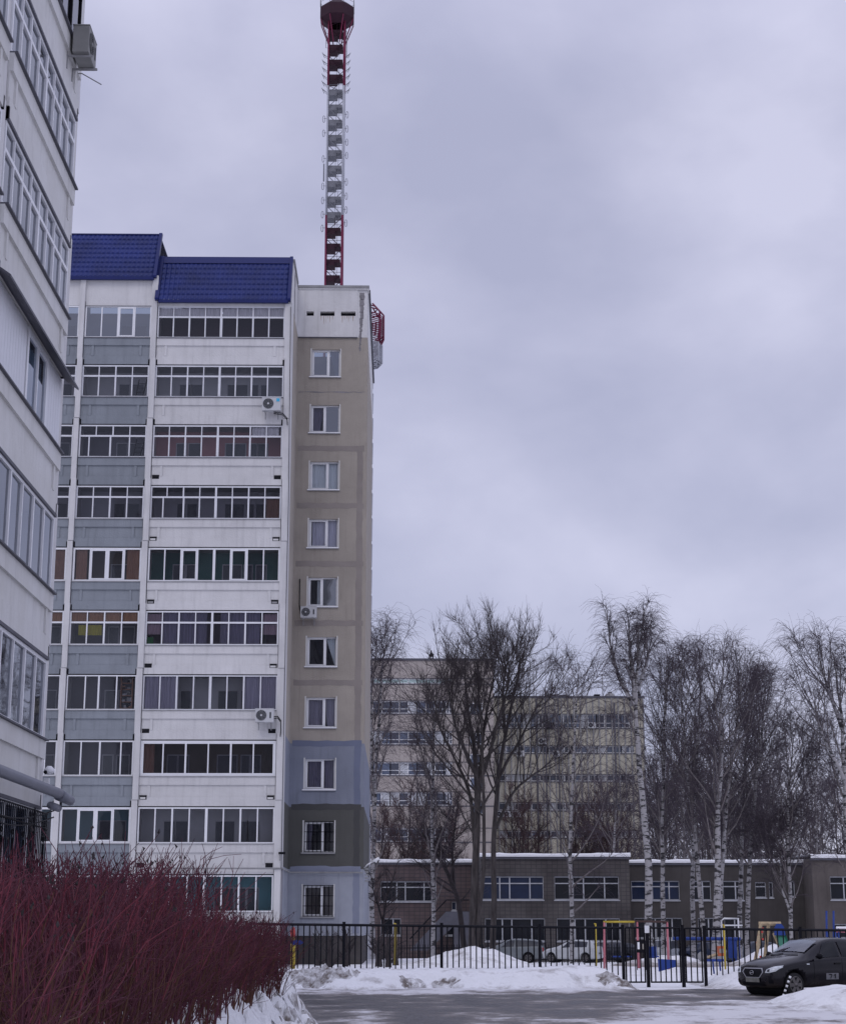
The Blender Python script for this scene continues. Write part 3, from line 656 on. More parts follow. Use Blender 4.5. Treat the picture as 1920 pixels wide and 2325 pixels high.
# round awning cassette over the ground-floor window
pe = at(118, 1808, 32.2); g = MB(TL); zz = pe.z
PIPE = mat('grey_cassette', (.20, .21, .25), .5, .15, 1.5, spec=.4)
g.tube([(20, .42, zz+.0), (31.6, .42, zz+.0)], .095, PIPE, 14); g.tube([(31.55, .42, zz-.02), (32.25, .50, zz-.08)], [.11, .09], PIPE, 14)
g.tube([(31.4, .30, zz-.22), (31.95, .34, zz-.24)], .07, PIPE, 12); g.build('awning_cassette', lb)
g = MB(TL)
for d in (0, .12): g.tube([(24+8*t_/12, .25, zz-.28-d-.35*math.sin(math.pi*min(1, t_/12))) for t_ in range(13)], .014, BLACKP, 5)
g.tube([(30.1, .3, zz-.35), (30.1, .3, zz-1.1)], .012, BLACKP, 5)
g.build('cable', lb)
# ================================================================ AIR CONDITIONERS
ACM = mat('ac_casing', (.52, .53, .54), .5, .08, 4, spec=.4); ACD = mat('ac_grille_dark', (.03, .032, .04), .5); ACB = mat('ac_sticker_blue', (.05, .40, .62), .5)
def air_con(label, loc, rz=0, w=.80, h=.55, d=.3, sticker=False, hose=None, name='air_conditioner', group='air conditioner units on the facades', simple=False, tint=ACM):
    t = thing(name, label, 'air conditioner', loc, rz, group)
    b = MB(); b.box(-w/2, w/2, -d, 0, 0, h, tint)
    if not simple: b.box(-w/2-.012, w/2+.012, -d-.01, .01, h, h+.025, tint)
    b.build('casing', t, bevel=.012 if not simple else 0)
    b = MB(); cx, cz, r = -w*.17, h*.52, h*.40
    ring = [(cx+r*math.cos(a), -d-.006, cz+r*math.sin(a)) for a in [2*math.pi*k/24 for k in range(24)]]
    b.raw(ring, [tuple(range(24))], ACD)
    if not simple:
        for q in (.35, .55, .75, .95): b.tube([(cx+r*q*math.cos(a), -d-.02, cz+r*q*math.sin(a)) for a in [2*math.pi*k/20 for k in range(21)]], .004, tint, 4, cap=False)
        for k in range(12): a = 2*math.pi*k/12; b.bar((cx+.2*r*math.cos(a), -d-.02, cz+.2*r*math.sin(a)), (cx+r*math.cos(a), -d-.02, cz+r*math.sin(a)), .006, ACD)
    b.raw([(cx+r*.2*math.cos(a), -d-.026, cz+r*.2*math.sin(a)) for a in [2*math.pi*k/12 for k in range(12)]], [tuple(range(12))], tint)
    b.build('fan_grille', t)
    if not simple:
        b = MB()
        for x in (-w*.34, w*.34): b.box(x-.02, x+.02, -d-.06, .14, -.05, -.01, CONC); b.box(x-.02, x+.02, .10, .135, -.3, -.05, CONC)
        b.build('bracket', t)
        if sticker: b = MB(); b.box(w*.27, w*.44, -d-.012, -d-.004, h*.68, h*.92, ACB); b.build('sticker', t)
        else: b = MB(); b.box(w*.28, w*.36, -d-.012, -d-.004, h*.3, h*.75, ACD); b.build('vent_slot', t)
    if hose:
        b = MB()
        for dz in (0, .07): b.tube([(p[0], p[1], p[2]-dz) for p in hose], .022, BLACKP, 6)
        b.build('hose', t)
    return t
p = at(604, 935, 71.6); air_con('air conditioner with blue sticker under the second row of white loggias', (p.x+.25, 71.66, p.z), sticker=True, w=.82, h=.60, hose=[(.1, -.1, -.02), (.5, -.1, -.08), (.68, .05, -.25), (.7, .1, -.5)])
p = at(600, 1641, 71.6); air_con('air conditioner below the curtained loggia, black hoses curving right', (p.x+.02, 71.66, p.z), w=.78, h=.56, hose=[(.38, -.1, .25), (.55, -.1, .27), (.68, -.05, .1), (.68, .1, -.25), (.66, .1, -.5)])
p = at(700, 1405, 76.4); air_con('small air conditioner on the beige wing beside its window corner', (p.x+.02, 76.36, p.z), w=.74, h=.50, hose=[(-.38, .1, .3), (-.45, .18, .7), (-.45, .2, 1.9)])
p = at(178, 130, 31.0); air_con('air conditioner hung high on the left white block, seen from the side', (-6.58, 30.95, p.z-.12), R(90), w=.80, h=.58, d=.33, tint=mat('ac_casing_old', (.26, .26, .25), .6, .15, 3))
o = MB(); q = at(207, 158, 31.0); o.tube([(-6.6, 31.35, q.z+.10), (q.x-.25, 31.35, q.z+.10), (q.x+.15, 31.4, q.z-.12)], .012, CONC, 5)
tag(o.build('drain_pipe'), 'thin drain pipe sticking out below the high air conditioner', 'pipe')
def cctv(label, loc, rz, dome=False):
    t = thing('security_camera', label, 'security camera', loc, rz, 'security cameras')
    b = MB()
    if dome:
        b.tube([(0, .12, .02), (.0, .0, .02), (.0, -.02, .02)], .03, CONC, 6); b.tube([(.05, -.04, .1), (.05, -.04, .04), (.05, -.04, -.02), (.05, -.04, -.06)], [.04, .10, .10, .05], FRAME, 12)
        b.build('housing', t); b = MB(); b.tube([(.0, -.15, -.02), (.0, -.1, -.02)], .035, BLACKP, 8); b.build('lens', t); b = MB(); b.box(-.05, .05, 0, .06, -.3, -.12, FRAME); b.build('junction_box', t)
    else:
        b.box(-.06, .22, -.12, -.02, 0, .1, BLACKP); b.build('housing', t); b = MB(); b.box(-.03, .03, -.08, .05, -.25, -.02, CONC); b.build('mount', t)
p = at(636, 1940, 71.8); cctv('black security camera on the white corner pillar above the conduit', (p.x, 71.8, p.z), 0)
p = at(104, 1752, 32); cctv('white dome security camera on the corner of the left block', (-6.62, 32.0, p.z), 0, True)
p = at(852, 1963, 77); t = thing('floodlight', 'white floodlight on an arm at the corner of the wing', 'floodlight', (-1.5, 76.9, p.z))
b = MB(); b.tube([(-.05, 0, -.15), (.1, 0, 0), (.45, -.1, .2)], .03, FRAME, 6); b.build('arm', t); b = MB(); b.tube([(.3, -.1, .12), (.62, -.12, .27)], [.05, .07], FRAME, 8); b.build('lamp_head', t)
b = MB()
for k in range(5): b.box(-.02, .14, -.05, .05, -.75+.13*k, -.69+.13*k, CONC)
b.build('insulator_rack', t)
# ================================================================ MASTS
def lattice_mast():
    Y = 300.0; xs_ = [at(x, 300, Y).x for x in (748, 776)]
    X = at(762, 300, Y).x; hw = 1.55
    t = thing('radio_mast', 'slender red and white lattice mast topped by an octagonal platform', 'radio mast', (X, Y, 0))
    zt = at(762, 55, Y).z; zr1 = at(762, 203, Y).z; zw = at(762, 496, Y).z; z0 = -2
    def colr(z): return (REDM, REDD) if z > zr1 or z < zw else (GREYM, GREYD)
    secs = [(z0, zw, 'lower_shaft'), (zw, zr1, 'middle_shaft'), (zr1, zt, 'upper_shaft')]
    pitch = (zt-zw)/ (12+ .3); pitch = (at(762, 62, Y).z-at(762, 566, Y).z)/14.6
    for (a, b_, nm) in secs:
        m = MB(); c1, c2 = colr((a+b_)/2)
        for sx_, sy in ((-1, -1), (1, -1), (1, 1), (-1, 1)):
            m.tube([(sx_*hw, sy*hw, a), (sx_*hw, sy*hw, b_)], .22 if sx_ > 0 else .17, c1, 8)
        z = a
        while z < b_-.5:
            zn = min(b_, z+pitch); k = int(round((z-z0)/pitch)) % 2
            for sy in (-1, 1):
                p_, q_ = ((-hw, sy*hw, z), (hw, sy*hw, zn)) if k else ((hw, sy*hw, z), (-hw, sy*hw, zn))
                m.bar(p_, q_, .10, c2)
            for sx_ in (-1, 1): m.bar((sx_*hw, -hw, z), (sx_*hw, hw, zn), .10, c2)
            m.bar((-hw, -hw, z+pitch*.5), (hw, -hw, z+pitch*.5), .06, c2); m.bar((.1, -hw, z), (.1, -hw, zn), .05, c2); m.bar((.6, -hw, z), (.6, -hw, zn), .05, c2)
            z = zn
        m.build(nm, t)
    z = at(762, 566, Y).z-5*pitch; m = None
    while z < zt:
        c1, c2 = colr(z); p = MB()
        # platform box with its hatch cut at one corner
        p.box(-hw*.92, hw*.80, -hw*.85, hw*.8, z, z+.20*pitch, c2); p.box(-hw*.92, hw*.15, -hw*.85, hw*.8, z-.18*pitch, z, c2)
        p.box(hw*.15, hw*.72, -hw*.8, -hw*.7, z-.24*pitch, z-.20*pitch, c2)
        p.build('platform', t); z += pitch
    # head: octagonal drum flaring out
    def octa(r): return [(r*math.cos(math.pi/8+k*math.pi/4), r*math.sin(math.pi/8+k*math.pi/4)) for k in range(8)]
    zh1, zh2, zh3 = at(762, 62, Y).z, at(762, 50, Y).z, at(762, 24, Y).z
    RO = 3.55
    m = MB(); vs = []
    for z, r in ((zh1, hw*1.25), (zh2+.2, RO), (zh3, RO), (zh3+1.2, RO*.62)):
        vs += [(x, y, z) for x, y in octa(r)]
    fs = [(i*8+j, i*8+(j+1) % 8, (i+1)*8+(j+1) % 8, (i+1)*8+j) for i in range(3) for j in range(8)]+[tuple(range(24, 32))]
    m.raw(vs, fs, REDD); m.build('platform_drum', t)
    m = MB()
    for x, y in octa(RO): m.bar((x, y, zh3), (x, y, zh3+2.2), .09, CONC); m.bar((x*.45, y*.45, zh1-4), (x*.97, y*.97, zh2), .16, REDM)
    o8 = octa(RO)
    for k in range(8):
        for q in (1.1, 2.1): m.bar((*o8[k], zh3+q), (*o8[(k+1) % 8], zh3+q), .07, CONC)
    m.bar((0, 0, zh3), (0, 0, zh3+5), .14, CONC); m.build('railing', t)
    # antennas: one dipole thing per bracket is part of the mast
    for k in range(6):
        z = at(762, 140+16*k, Y).z
        for s_ in (-1, 1):
            m = MB(); m.bar((s_*hw, -hw, z), (s_*(hw+1.0), -hw, z+.8), .07, GREYD); m.bar((s_*hw, -hw, z-.5), (s_*(hw+1.0), -hw, z+.8), .06, GREYD); m.bar((s_*(hw+.7), -hw, z-.1), (s_*(hw+1.2), -hw, z+1.1), .08, GREYD); m.build('dipole_antenna', t)
    for side, ys_ in ((1, (268, 300, 330, 360, 420, 452, 483, 513)), (-1, (278, 310, 368, 430, 462, 494, 525))):
        for y in ys_:
            z = at(762, y, Y).z; m = MB(); x = side*(hw+.7); m.bar((side*hw, -hw, z), (x, -hw, z), .07, GREYD)
            m.tube([(x+.22*math.cos(a), -hw, z-.1+.75*math.sin(a)) for a in [q*math.pi/5 for q in range(11)]], .05, GREYD, 4, cap=False); m.build('loop_antenna', t)
    m = MB(); m.tube([(-hw-.55, -hw, at(762, 420, Y).z), (-hw-.55, -hw, at(762, 380, Y).z)], .12, GREYD, 6); m.build('panel_antenna', t)
    for s_, a, b_ in ((-1, 75, 118), (1, 80, 140)):
        m = MB(); z1, z2 = at(762, a, Y).z, at(762, b_, Y).z; x = s_*(hw+.5)
        m.bar((x, -hw, z1), (x, -hw, z2), .07, GREYD)
        for k in range(5): z = z1+(z2-z1)*k/4; m.bar((s_*hw, -hw, z), (x, -hw, z), .05, GREYD)
        m.build('ladder_rail', t)
lattice_mast()
def cage_mast():
    Y = 118.0; c = at(826, 750, Y); X = c.x
    t = thing('lattice_tower', 'slatted red and grey polygonal cage tower peeping from behind the beige wing', 'lattice tower', (X, Y, 0))
    def Z(y): return at(830, y, Y).z
    R1 = (at(870, 720, Y).x-X)
    def poly(r, k=10, ph=0): return [(r*math.cos(ph+2*math.pi*q/k), r*math.sin(ph+2*math.pi*q/k)) for q in range(k)]
    m = MB()
    for ring in range(13):
        f = ring/12; z = Z(722+48*f)+.0; pts = poly(R1*(1 if f < .9 else .97)); tilt = .35
        for q in range(10):
            a, b_ = pts[q], pts[(q+1) % 10]; m.bar((*a, z), (*b_, z), .06, REDM)
    for q in range(10):
        a = poly(R1*1.02)[q]; m.bar((*a, Z(716)), (*a, Z(772)), .10, REDM); c_ = poly(R1*.55)[q]; m.bar((*a, Z(716)), (*c_, Z(694)), .09, REDM)
        d_ = poly(R1*.62)[q]; m.bar((*a, Z(772)), (*d_, Z(808)), .09, REDM); m.bar((*poly(R1)[(q+1) % 10], Z(772)), (*d_, Z(800)), .06, REDM)
        for k in (.35, .7): 
            e_ = poly(R1*(.55+.45*k))[q]; e2 = poly(R1*(.55+.45*k))[(q+1) % 10]; m.bar((*e_, Z(694+22*k)), (*e2, Z(694+22*k)), .07, REDM)
    m.build('upper_cage', t)
    m = MB(); R2 = R1*.94
    for ring in range(14):
        z = Z(786+38*ring/13); pts = poly(R2, 10)
        for q in range(10): m.bar((*pts[q], z), (*pts[(q+1) % 10], z), .055, GREYM)
    for q in range(10):
        a = poly(R2)[q]; m.bar((*a, Z(784)), (*a, Z(826)), .09, GREYM)
        for k in range(4): b_ = poly(R2*(.35+.2*k))[q]; b2 = poly(R2*(.35+.2*k))[(q+1) % 10]; m.bar((*b_, Z(838-3.2*k)), (*b2, Z(838-3.2*k)), .06, GREYM); m.bar((*b_, Z(778+2*k)), (*b2, Z(778+2*k)), .06, GREYM)
        b_ = poly(R2*.3)[q]; m.bar((*a, Z(826)), (*b_, Z(840)), .07, GREYM); m.bar((*a, Z(784)), (*b_, Z(776)), .07, GREYM)
    m.build('lower_cage', t)
    m = MB()
    for sx_, sy in ((-1, -1), (1, -1), (1, 1), (-1, 1)): m.bar((sx_*.7, sy*.7, -2), (sx_*.45, sy*.45, Z(694)), .16, GREYM)
    for k in range(22): z = k*1.9; s_ = .7; m.bar((-s_, -s_, z), (s_, -s_, z+1.9), .06, GREYM); m.bar((s_, s_, z), (-s_, s_, z+1.9), .06, GREYM); m.bar((s_, -s_, z), (s_, s_, z+1.9), .06, GREYM)
    m.build('shaft', t)
cage_mast()
# ================================================================ DISTANT INSTITUTE BLOCKS
PINKC = mat('pinkish_concrete_panel', (.45, .405, .375), .95, .25, .12, streak=.3); YELC = mat('yellowish_concrete_panel', (.60, .57, .47), .95, .2, .15, streak=.35)
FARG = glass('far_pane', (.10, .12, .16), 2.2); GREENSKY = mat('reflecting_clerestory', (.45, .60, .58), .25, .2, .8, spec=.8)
CURT = [mat('office_blind_light', (.50, .52, .55), .9), mat('office_blind_dark', (.06, .07, .10), .5, spec=.6), mat('office_glass_blue', (.10, .13, .20), .2, .3, .6, spec=.9)]
rg = random.Random(11)
def office(name, label, ox, Y, u0, u1, z0, ztop, rows, wall, fins=None, pipes=(), depth=14, bay=3.0, stair=None):
    t = thing(name, label, 'office building', (ox, Y, 0)); T = mkT('front', ox, Y)
    w_ = MB(T); edges = [z0]+[q for r in rows for q in (r[0], r[1])]+[ztop]
    for k in range(0, len(edges)-1, 2): w_.box(u0, u1, -.4, 0, edges[k], edges[k+1], wall)
    for r in rows: w_.box(r[3], u1, -.4, 0, r[0], r[1], wall); w_.box(u0, r[2], -.4, 0, r[0], r[1], wall)
    w_.box(u0, u1, -depth, -1.2, z0, ztop-.1, wall); w_.box(u0-.1, u1+.1, -depth, .12, ztop, ztop+.25, FLASH)
    k = u0
    w_.build('wall', t)
    j = MB(T); u = u0
    while u < u1: j.box(u, u+.05, 0, .012, z0, ztop, CONC if wall is YELC else BEIGE_D); u += 3.0 if not fins else fins*4
    for r in rows: j.box(u0, u1, 0, .05, r[0]-.12, r[0], FLASH); j.box(u0, u1, 0, .03, r[1], r[1]+.08, FLASH)
    j.build('joint_band', t)
    for r in rows:
        u = r[2]
        while u < r[3]-.3:
            e_ = min(r[3], u+bay); f = MB(T); g = MB(T)
            n_ = 3; f.box(u, e_, -.16, -.1, r[0], r[0]+.1, FRAME); f.box(u, e_, -.16, -.1, r[1]-.1, r[1], FRAME)
            for q in range(n_+1):
                a = u+(e_-u)*q/n_; f.box(a-.05, a+.05, -.165, -.095, r[0], r[1], FRAME)
            if r[1]-r[0] > 1.2: f.box(u, e_, -.162, -.098, r[0]+(r[1]-r[0])*.35, r[0]+(r[1]-r[0])*.35+.07, FRAME)
            for q in range(n_):
                a, b_ = u+(e_-u)*q/n_, u+(e_-u)*(q+1)/n_
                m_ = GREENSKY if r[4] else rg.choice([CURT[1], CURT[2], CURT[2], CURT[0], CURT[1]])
                g.box(a, b_, -.20, -.14, r[0], r[1], m_)
            o = f.build('window', t); g.build('pane', o); u = e_
    if fins:
        m = MB(T); u = u0+.3
        while u < u1: m.box(u, u+.14, 0, .28, z0, ztop-1.0 if False else ztop, CONC); u += fins
        m.build('facade_fin', t)
    for (px, a, b_) in pipes:
        m = MB(T); m.tube([(px, .45, a), (px, .45, b_)], .09, FLASH, 6); m.build('downpipe', t)
    if stair:
        for (a, b_, r) in stair:
            f = MB(T); f.box(a, b_, .0, .04, r[0], r[1], FRAME); g = MB(T); g.box(a+.12, (a+b_)/2-.05, .04, .06, r[0]+.1, r[1]-.1, CURT[2]); g.box((a+b_)/2+.05, b_-.12, .04, .06, r[0]+.1, r[1]-.1, CURT[1]); o = f.build('window', t); g.build('pane', o)
    return t, T
Y1 = 190.0; zf = lambda y: at(950, y, Y1).z; xf = lambda x: at(x, 1700, Y1).x
rows1 = [(zf(y1), zf(y0), -28, xf(1026), g_) for y0, y1, g_ in ((2052, 2080, 0), (1980, 2011, 0), (1881, 1911, 0), (1799, 1829, 0), (1731, 1760, 0), (1661, 1690, 0), (1592, 1620, 0), (1541, 1552, 1))]
rows1 = sorted(rows1[1:], key=lambda r: r[0]); XR = xf(1121)
st = [(xf(1066), xf(1096), (zf(y+26), zf(y))) for y in (1596, 1664, 1712, 1765, 1822)]
i1, T1 = office('office_building', 'taller pinkish panel building behind the big bare tree', 0, Y1, -30, XR, -2, zf(1500), rows1, PINKC, stair=st)
m = MB(T1); a, b_ = at(1088, 1541, Y1), at(1078, 1551, Y1); m.box(xf(1079), xf(1094), 0, .3, zf(1550), zf(1541), BLACKP); m.build('vent_box', i1)
Y2 = 205.0; zg2 = lambda y: at(1290, y, Y2).z; xg = lambda x: at(x, 1750, Y2).x
rows2 = sorted([(zg2(y1), zg2(y0), XR*205/190+.5, xg(1440), 0) for y0, y1 in ((1622, 1653), (1694, 1710), (1759, 1774), (1823, 1840), (1887, 1902))], key=lambda r: r[0])
i2, T2 = office('office_building', 'lower yellowish office block with white ribs behind the birches', 0, Y2, xg(1110), xg(1465), -2, zg2(1585), rows2, YELC, fins=.77, pipes=[(xg(x), 2, zg2(y)) for x, y in ((1219, 1588), (1239, 1566), (1268, 1585), (1396, 1596))])
def rooftop(name, label, cat, px, py0, py1, pw, Y, dome=False, stand=False):
    a = at(px, py1, Y); h = at(px, py0, Y).z-a.z; w_ = pw*Y/3900
    t = thing(name, label, cat, (a.x, Y+.8, a.z)); b = MB()
    if stand:
        b.tube([(0, 0, h*.45), (0, 0, h*.62), (0, 0, h*.75), (0, 0, h)], [w_*.5, w_*.5, w_*.2, w_*.12], BLACKP, 10); b.build('hood', t)
        b = MB()
        for sx_ in (-1, 1):
            for sy in (-1, 1): b.bar((sx_*w_*.4, sy*w_*.4, -.3), (sx_*w_*.4, sy*w_*.4, h*.5), .09, BLACKP)
        b.bar((-w_*.4, -w_*.4, h*.25), (w_*.4, -w_*.4, h*.25), .07, BLACKP); b.build('frame', t)
    elif dome:
        b.tube([(0, 0, -.3), (0, 0, h*.5), (0, 0, h*.85), (0, 0, h)], [w_*.5, w_*.5, w_*.38, .1], CONC, 12); b.build('housing', t); b = MB(); b.tube([(0, 0, h*.9), (0, 0, h*1.1)], w_*.2, BLACKP, 8); b.build('cap', t)
    else:
        b.box(-w_/2, w_/2, -.5, .5, -.2, h, BLACKP); b.build('casing', t); b = MB(); b.box(-w_/2-.05, w_/2+.05, -.55, .55, h, h+.08, FLASH); b.build('lid', t)
rooftop('roof_ventilator', 'black hooded ventilator on legs on the pinkish building roof', 'ventilator', 979, 1474, 1500, 11, Y1, stand=True)
rooftop('roof_box', 'long flat black box left of the pair on the yellowish roof', 'roof box', 1254, 1579, 1585, 23, Y2)
rooftop('roof_box', 'long flat black box right of the pair on the yellowish roof', 'roof box', 1281, 1579, 1585, 23, Y2)
rooftop('roof_box', 'small square black box on the yellowish roof', 'roof box', 1356, 1577, 1585, 12, Y2)
rooftop('roof_ventilator', 'squat domed grey ventilator on the yellowish roof', 'ventilator', 1386, 1571, 1585, 24, Y2, dome=True)
rooftop('roof_box', 'black box at the right end of the yellowish roof behind the forked birch', 'roof box', 1450, 1575, 1585, 10, Y2)
for (px, py, ln, lb_) in ((1240, 1566, 22, 'grey pole antenna at the left of the yellowish roof'), (1212, 1530, 56, 'thin tall wire antenna near the roof step'), (1369, 1530, 56, 'yagi antenna pole with crossbars on the yellowish roof')):
    a = at(px, py+ln, Y2); h = at(px, py, Y2).z-a.z; b = MB(); b.tube([(a.x, Y2+.5, a.z-.2), (a.x, Y2+.5, a.z+h)], .06, CONC, 5)
    if px == 1369:
        for k, w_ in ((.95, 1.2), (.7, 1.6), (.5, 1.4)): b.tube([(a.x-w_*.6, Y2+.5, a.z+h*k-.15), (a.x+w_*.8, Y2+.5, a.z+h*k+.15)], .035, CONC, 4)
    tag(b.build('roof_antenna'), lb_, 'antenna', 'roof antennas')
for (px, py, lb_) in ((1230, 1684, 'tiny air conditioner on the yellowish facade between two downpipes'), (1342, 1648, 'tiny air conditioner under the top window row, right part'), (1180, 1712, 'tiny air conditioner below the second window row, leftmost'), (1262, 1712, 'tiny air conditioner below the second window row beside a downpipe'), (1247, 1648, 'tiny dark unit hanging under the top window row by the downpipe'), (1135, 1849, 'left one of three units in a row near the big tree'), (1152, 1849, 'middle one of three units in a row near the big tree'), (1172, 1849, 'right one of three units in a row near the big tree')):
    a = at(px, py, Y2); air_con(lb_, (a.x, Y2-.35, a.z-.35), w=.95, h=.7, simple=True, tint=ACM if 'dark' not in lb_ else BLACKP)
# ================================================================ TWO-STOREY BRICK SCHOOL
def brick(name, c1, c2, mo, sc=1.0):
    m = bpy.data.materials.new(name); m.use_nodes = True; t = m.node_tree; b = t.nodes['Principled BSDF']; b.inputs['Roughness'].default_value = .9
    tcn = nd(t, 'ShaderNodeTexCoord'); mpn = nd(t, 'ShaderNodeMapping'); mpn.inputs['Rotation'].default_value = (R(90), 0, 0); t.links.new(tcn.outputs['Object'], mpn.inputs[0])
    br = nd(t, 'ShaderNodeTexBrick'); br.offset = 0; br.inputs['Scale'].default_value = sc; br.inputs['Brick Width'].default_value = .42; br.inputs['Row Height'].default_value = .30; br.inputs['Mortar Size'].default_value = .03; br.inputs['Mortar Smooth'].default_value = .3
    br.inputs['Color1'].default_value = (*c1, 1); br.inputs['Color2'].default_value = (*c2, 1); br.inputs['Mortar'].default_value = (*mo, 1)
    t.links.new(mpn.outputs[0], br.inputs['Vector'])
    n = nd(t, 'ShaderNodeTexNoise'); n.inputs['Scale'].default_value = .35; n.inputs['Detail'].default_value = 6; t.links.new(tcn.outputs['Object'], n.inputs['Vector'])
    mx = nd(t, 'ShaderNodeMix', data_type='RGBA', blend_type='MULTIPLY'); mx.inputs[0].default_value = .8
    r = nd(t, 'ShaderNodeValToRGB'); r.color_ramp.elements[0].position = .35; r.color_ramp.elements[0].color = (.45, .43, .45, 1); r.color_ramp.elements[1].position = .62
    t.links.new(n.outputs['Fac'], r.inputs[0]); t.links.new(br.outputs[0], mx.inputs[6]); t.links.new(r.outputs[0], mx.inputs[7]); t.links.new(mx.outputs[2], b.inputs['Base Color'])
    return m
BR1 = brick('pinkish_tile_brick', (.135, .098, .096), (.11, .082, .082), (.06, .054, .058))
BR2 = brick('grey_brown_tile_brick', (.105, .095, .09), (.085, .076, .074), (.055, .052, .054))
BR3 = mat('dark_render_wall', (.066, .06, .058), .95, .35, .3, streak=.4); BR4 = mat('brown_grey_brick_wall', (.12, .105, .098), .95, .3, .4, streak=.5)
sch = thing('school', 'long two storey dark brick building with snow-edged flat roofs behind the trees', 'school building', (8, 140, -1))
SNOWR = snow_mat('roof_snow', .1, .5)
DG = mat('dark_school_pane', (.008, .010, .016), .12, .4, 1, spec=.28); SFR = mat('school_window_frame', (.42, .43, .46), .7, .2, 2); DGB = mat('blue_school_pane', (.010, .020, .055), .12, .3, 1, spec=.32)
def sch_wing(Y, px0, px1, pyt, wins, m1, depth=12, name='wall', low=None, split=True, rise=0):
    T = lambda u, n, z: (u-8, (Y-140)-n, z+1)
    X0, X1 = at(px0, 2050, Y).x, at(px1, 2050, Y).x; zt = at((px0+px1)/2, pyt, Y).z; zb = -2.0
    w_ = MB(T); ww = sorted([(at(a, 2000, Y).x, at(b_, 2000, Y).x, at(a, d, Y).z, at(a, c, Y).z, gm, nn, tr) for a, b_, c, d, gm, nn, tr in wins])
    # wall in columns around the openings
    xs_ = sorted(set([X0, X1]+[q for r in ww for q in r[:2] if X0 < q < X1]))
    for a, b_ in zip(xs_[:-1], xs_[1:]):
        mid = (a+b_)/2; cuts_ = sorted([(r[2], r[3]) for r in ww if r[0] < mid < r[1]]); z = zb
        for c, d in cuts_: w_.box(a, b_, -.35, 0, z, c, m1); z = d
        w_.box(a, b_, -.35, 0, z, zt, m1)
    w_.box(X0+.3, X1-.3, -depth, -1.5, zb, zt-.05, m1); w_.box(X0, X0+.3, -depth, -.35, zb, zt, m1); w_.box(X1-.3, X1, -depth, -.35, zb, zt, m1)
    w_.build(name, sch)
    s_ = MB(T); k = int((X1-X0)/.5); vs = []
    for q in range(k+1):
        u = X0-.1+(X1-X0+.2)*q/k; h = .30+.08*nz(u, Y, .8)
        for n_, z in ((.22, zt+.02), (.28, zt+h*.6), (.15, zt+h), (-depth, zt+h+.05)): vs.append((u, n_, z))
    s_.raw(vs, [(4*q+j, 4*q+4+j, 4*q+5+j, 4*q+1+j) for q in range(k) for j in range(3)], SNOWR, True)
    s_.build('roof_snow', sch)
    c_ = MB(T); c_.box(X0-.05, X1+.05, -.3, .15, zt-.15, zt+.02, FLASH); c_.build('roof_edge', sch)
    for a, b_, c, d, gm, nn, tr in ww:
        f = MB(T); g = MB(T); q = .08
        f.box(a, b_, -.2, -.1, c, c+q, SFR); f.box(a, b_, -.2, -.1, d-q, d, SFR); f.box(a-.05, b_+.05, -.1, .08, c-.09, c, SFR)
        for k in range(nn+1):
            u = a+(b_-a)*k/nn+(.25*math.sin(k*2.3) if 0 < k < nn else 0); f.box(max(a, u-.045), min(b_, u+.045), -.205, -.095, c+q, d-q, SFR)
        if tr: f.box(a, b_, -.203, -.097, c+(d-c)*.68, c+(d-c)*.68+.08, SFR)
        g.box(a, b_, -.26, -.2, c, d, gm); o = f.build('window', sch); g.build('pane', o)
sch_wing(141, 780, 1092, 1959, [(836, 843, 2001, 2047, DG, 1, 1), (864, 990, 2001, 2047, DG, 4, 1), (836, 843, 2085, 2125, DG, 1, 0), (865, 910, 2085, 2124, DG, 2, 0), (1012, 1037, 2085, 2124, DG, 1, 0), (1025, 1035, 2047, 2067, DGB, 1, 0)], BR1)
sch_wing(137, 1092, 1430, 1946, [(1094, 1233, 1990, 2043, DGB, 4, 1), (1258, 1404, 1990, 2043, DG, 4, 1), (1100, 1235, 2085, 2137, DG, 4, 0), (1262, 1404, 2085, 2137, DG, 4, 0)], BR2)
sch_wing(141.5, 1430, 1846, 1960, [(1432, 1541, 2000, 2044, DGB, 4, 1), (1565, 1612, 2000, 2044, DG, 2, 1), (1640, 1686, 2000, 2044, DG, 2, 1), (1713, 1737, 2003, 2038, DG, 1, 1), (1744, 1753, 2003, 2038, DG, 1, 0), (1437, 1545, 2084, 2130, DG, 4, 0), (1580, 1618, 2084, 2130, DG, 2, 0), (1640, 1676, 2086, 2130, DG, 2, 0), (1790, 1802, 2000, 2036, DG, 1, 0)], BR3)
sch_wing(138.5, 1846, 2080, 1949, [(1883, 1960, 1990, 2043, DG, 3, 1), (1885, 1960, 2098, 2130, DG, 3, 0)], BR4)
m = MB(lambda u, n, z: (u-8, 1-n, z+1)); a = at(930, 2158, 139); b_ = at(1012, 2070, 139)
m.prism([(a.x, a.z), (b_.x, b_.z), (b_.x+1.8, b_.z), (b_.x+1.8, a.z), (b_.x+.6, a.z), (b_.x+.6, b_.z-1.1), (a.x+1.4, a.z)], 2.2, 3.4, FLASH, 'y')
m.bar((a.x, 3.4, a.z+.9), (b_.x, 3.4, b_.z+.9), .07, BLACKP); m.bar((b_.x, 3.4, b_.z+.9), (b_.x+1.8, 3.4, b_.z+.9), .07, BLACKP); m.build('outside_stair', sch)
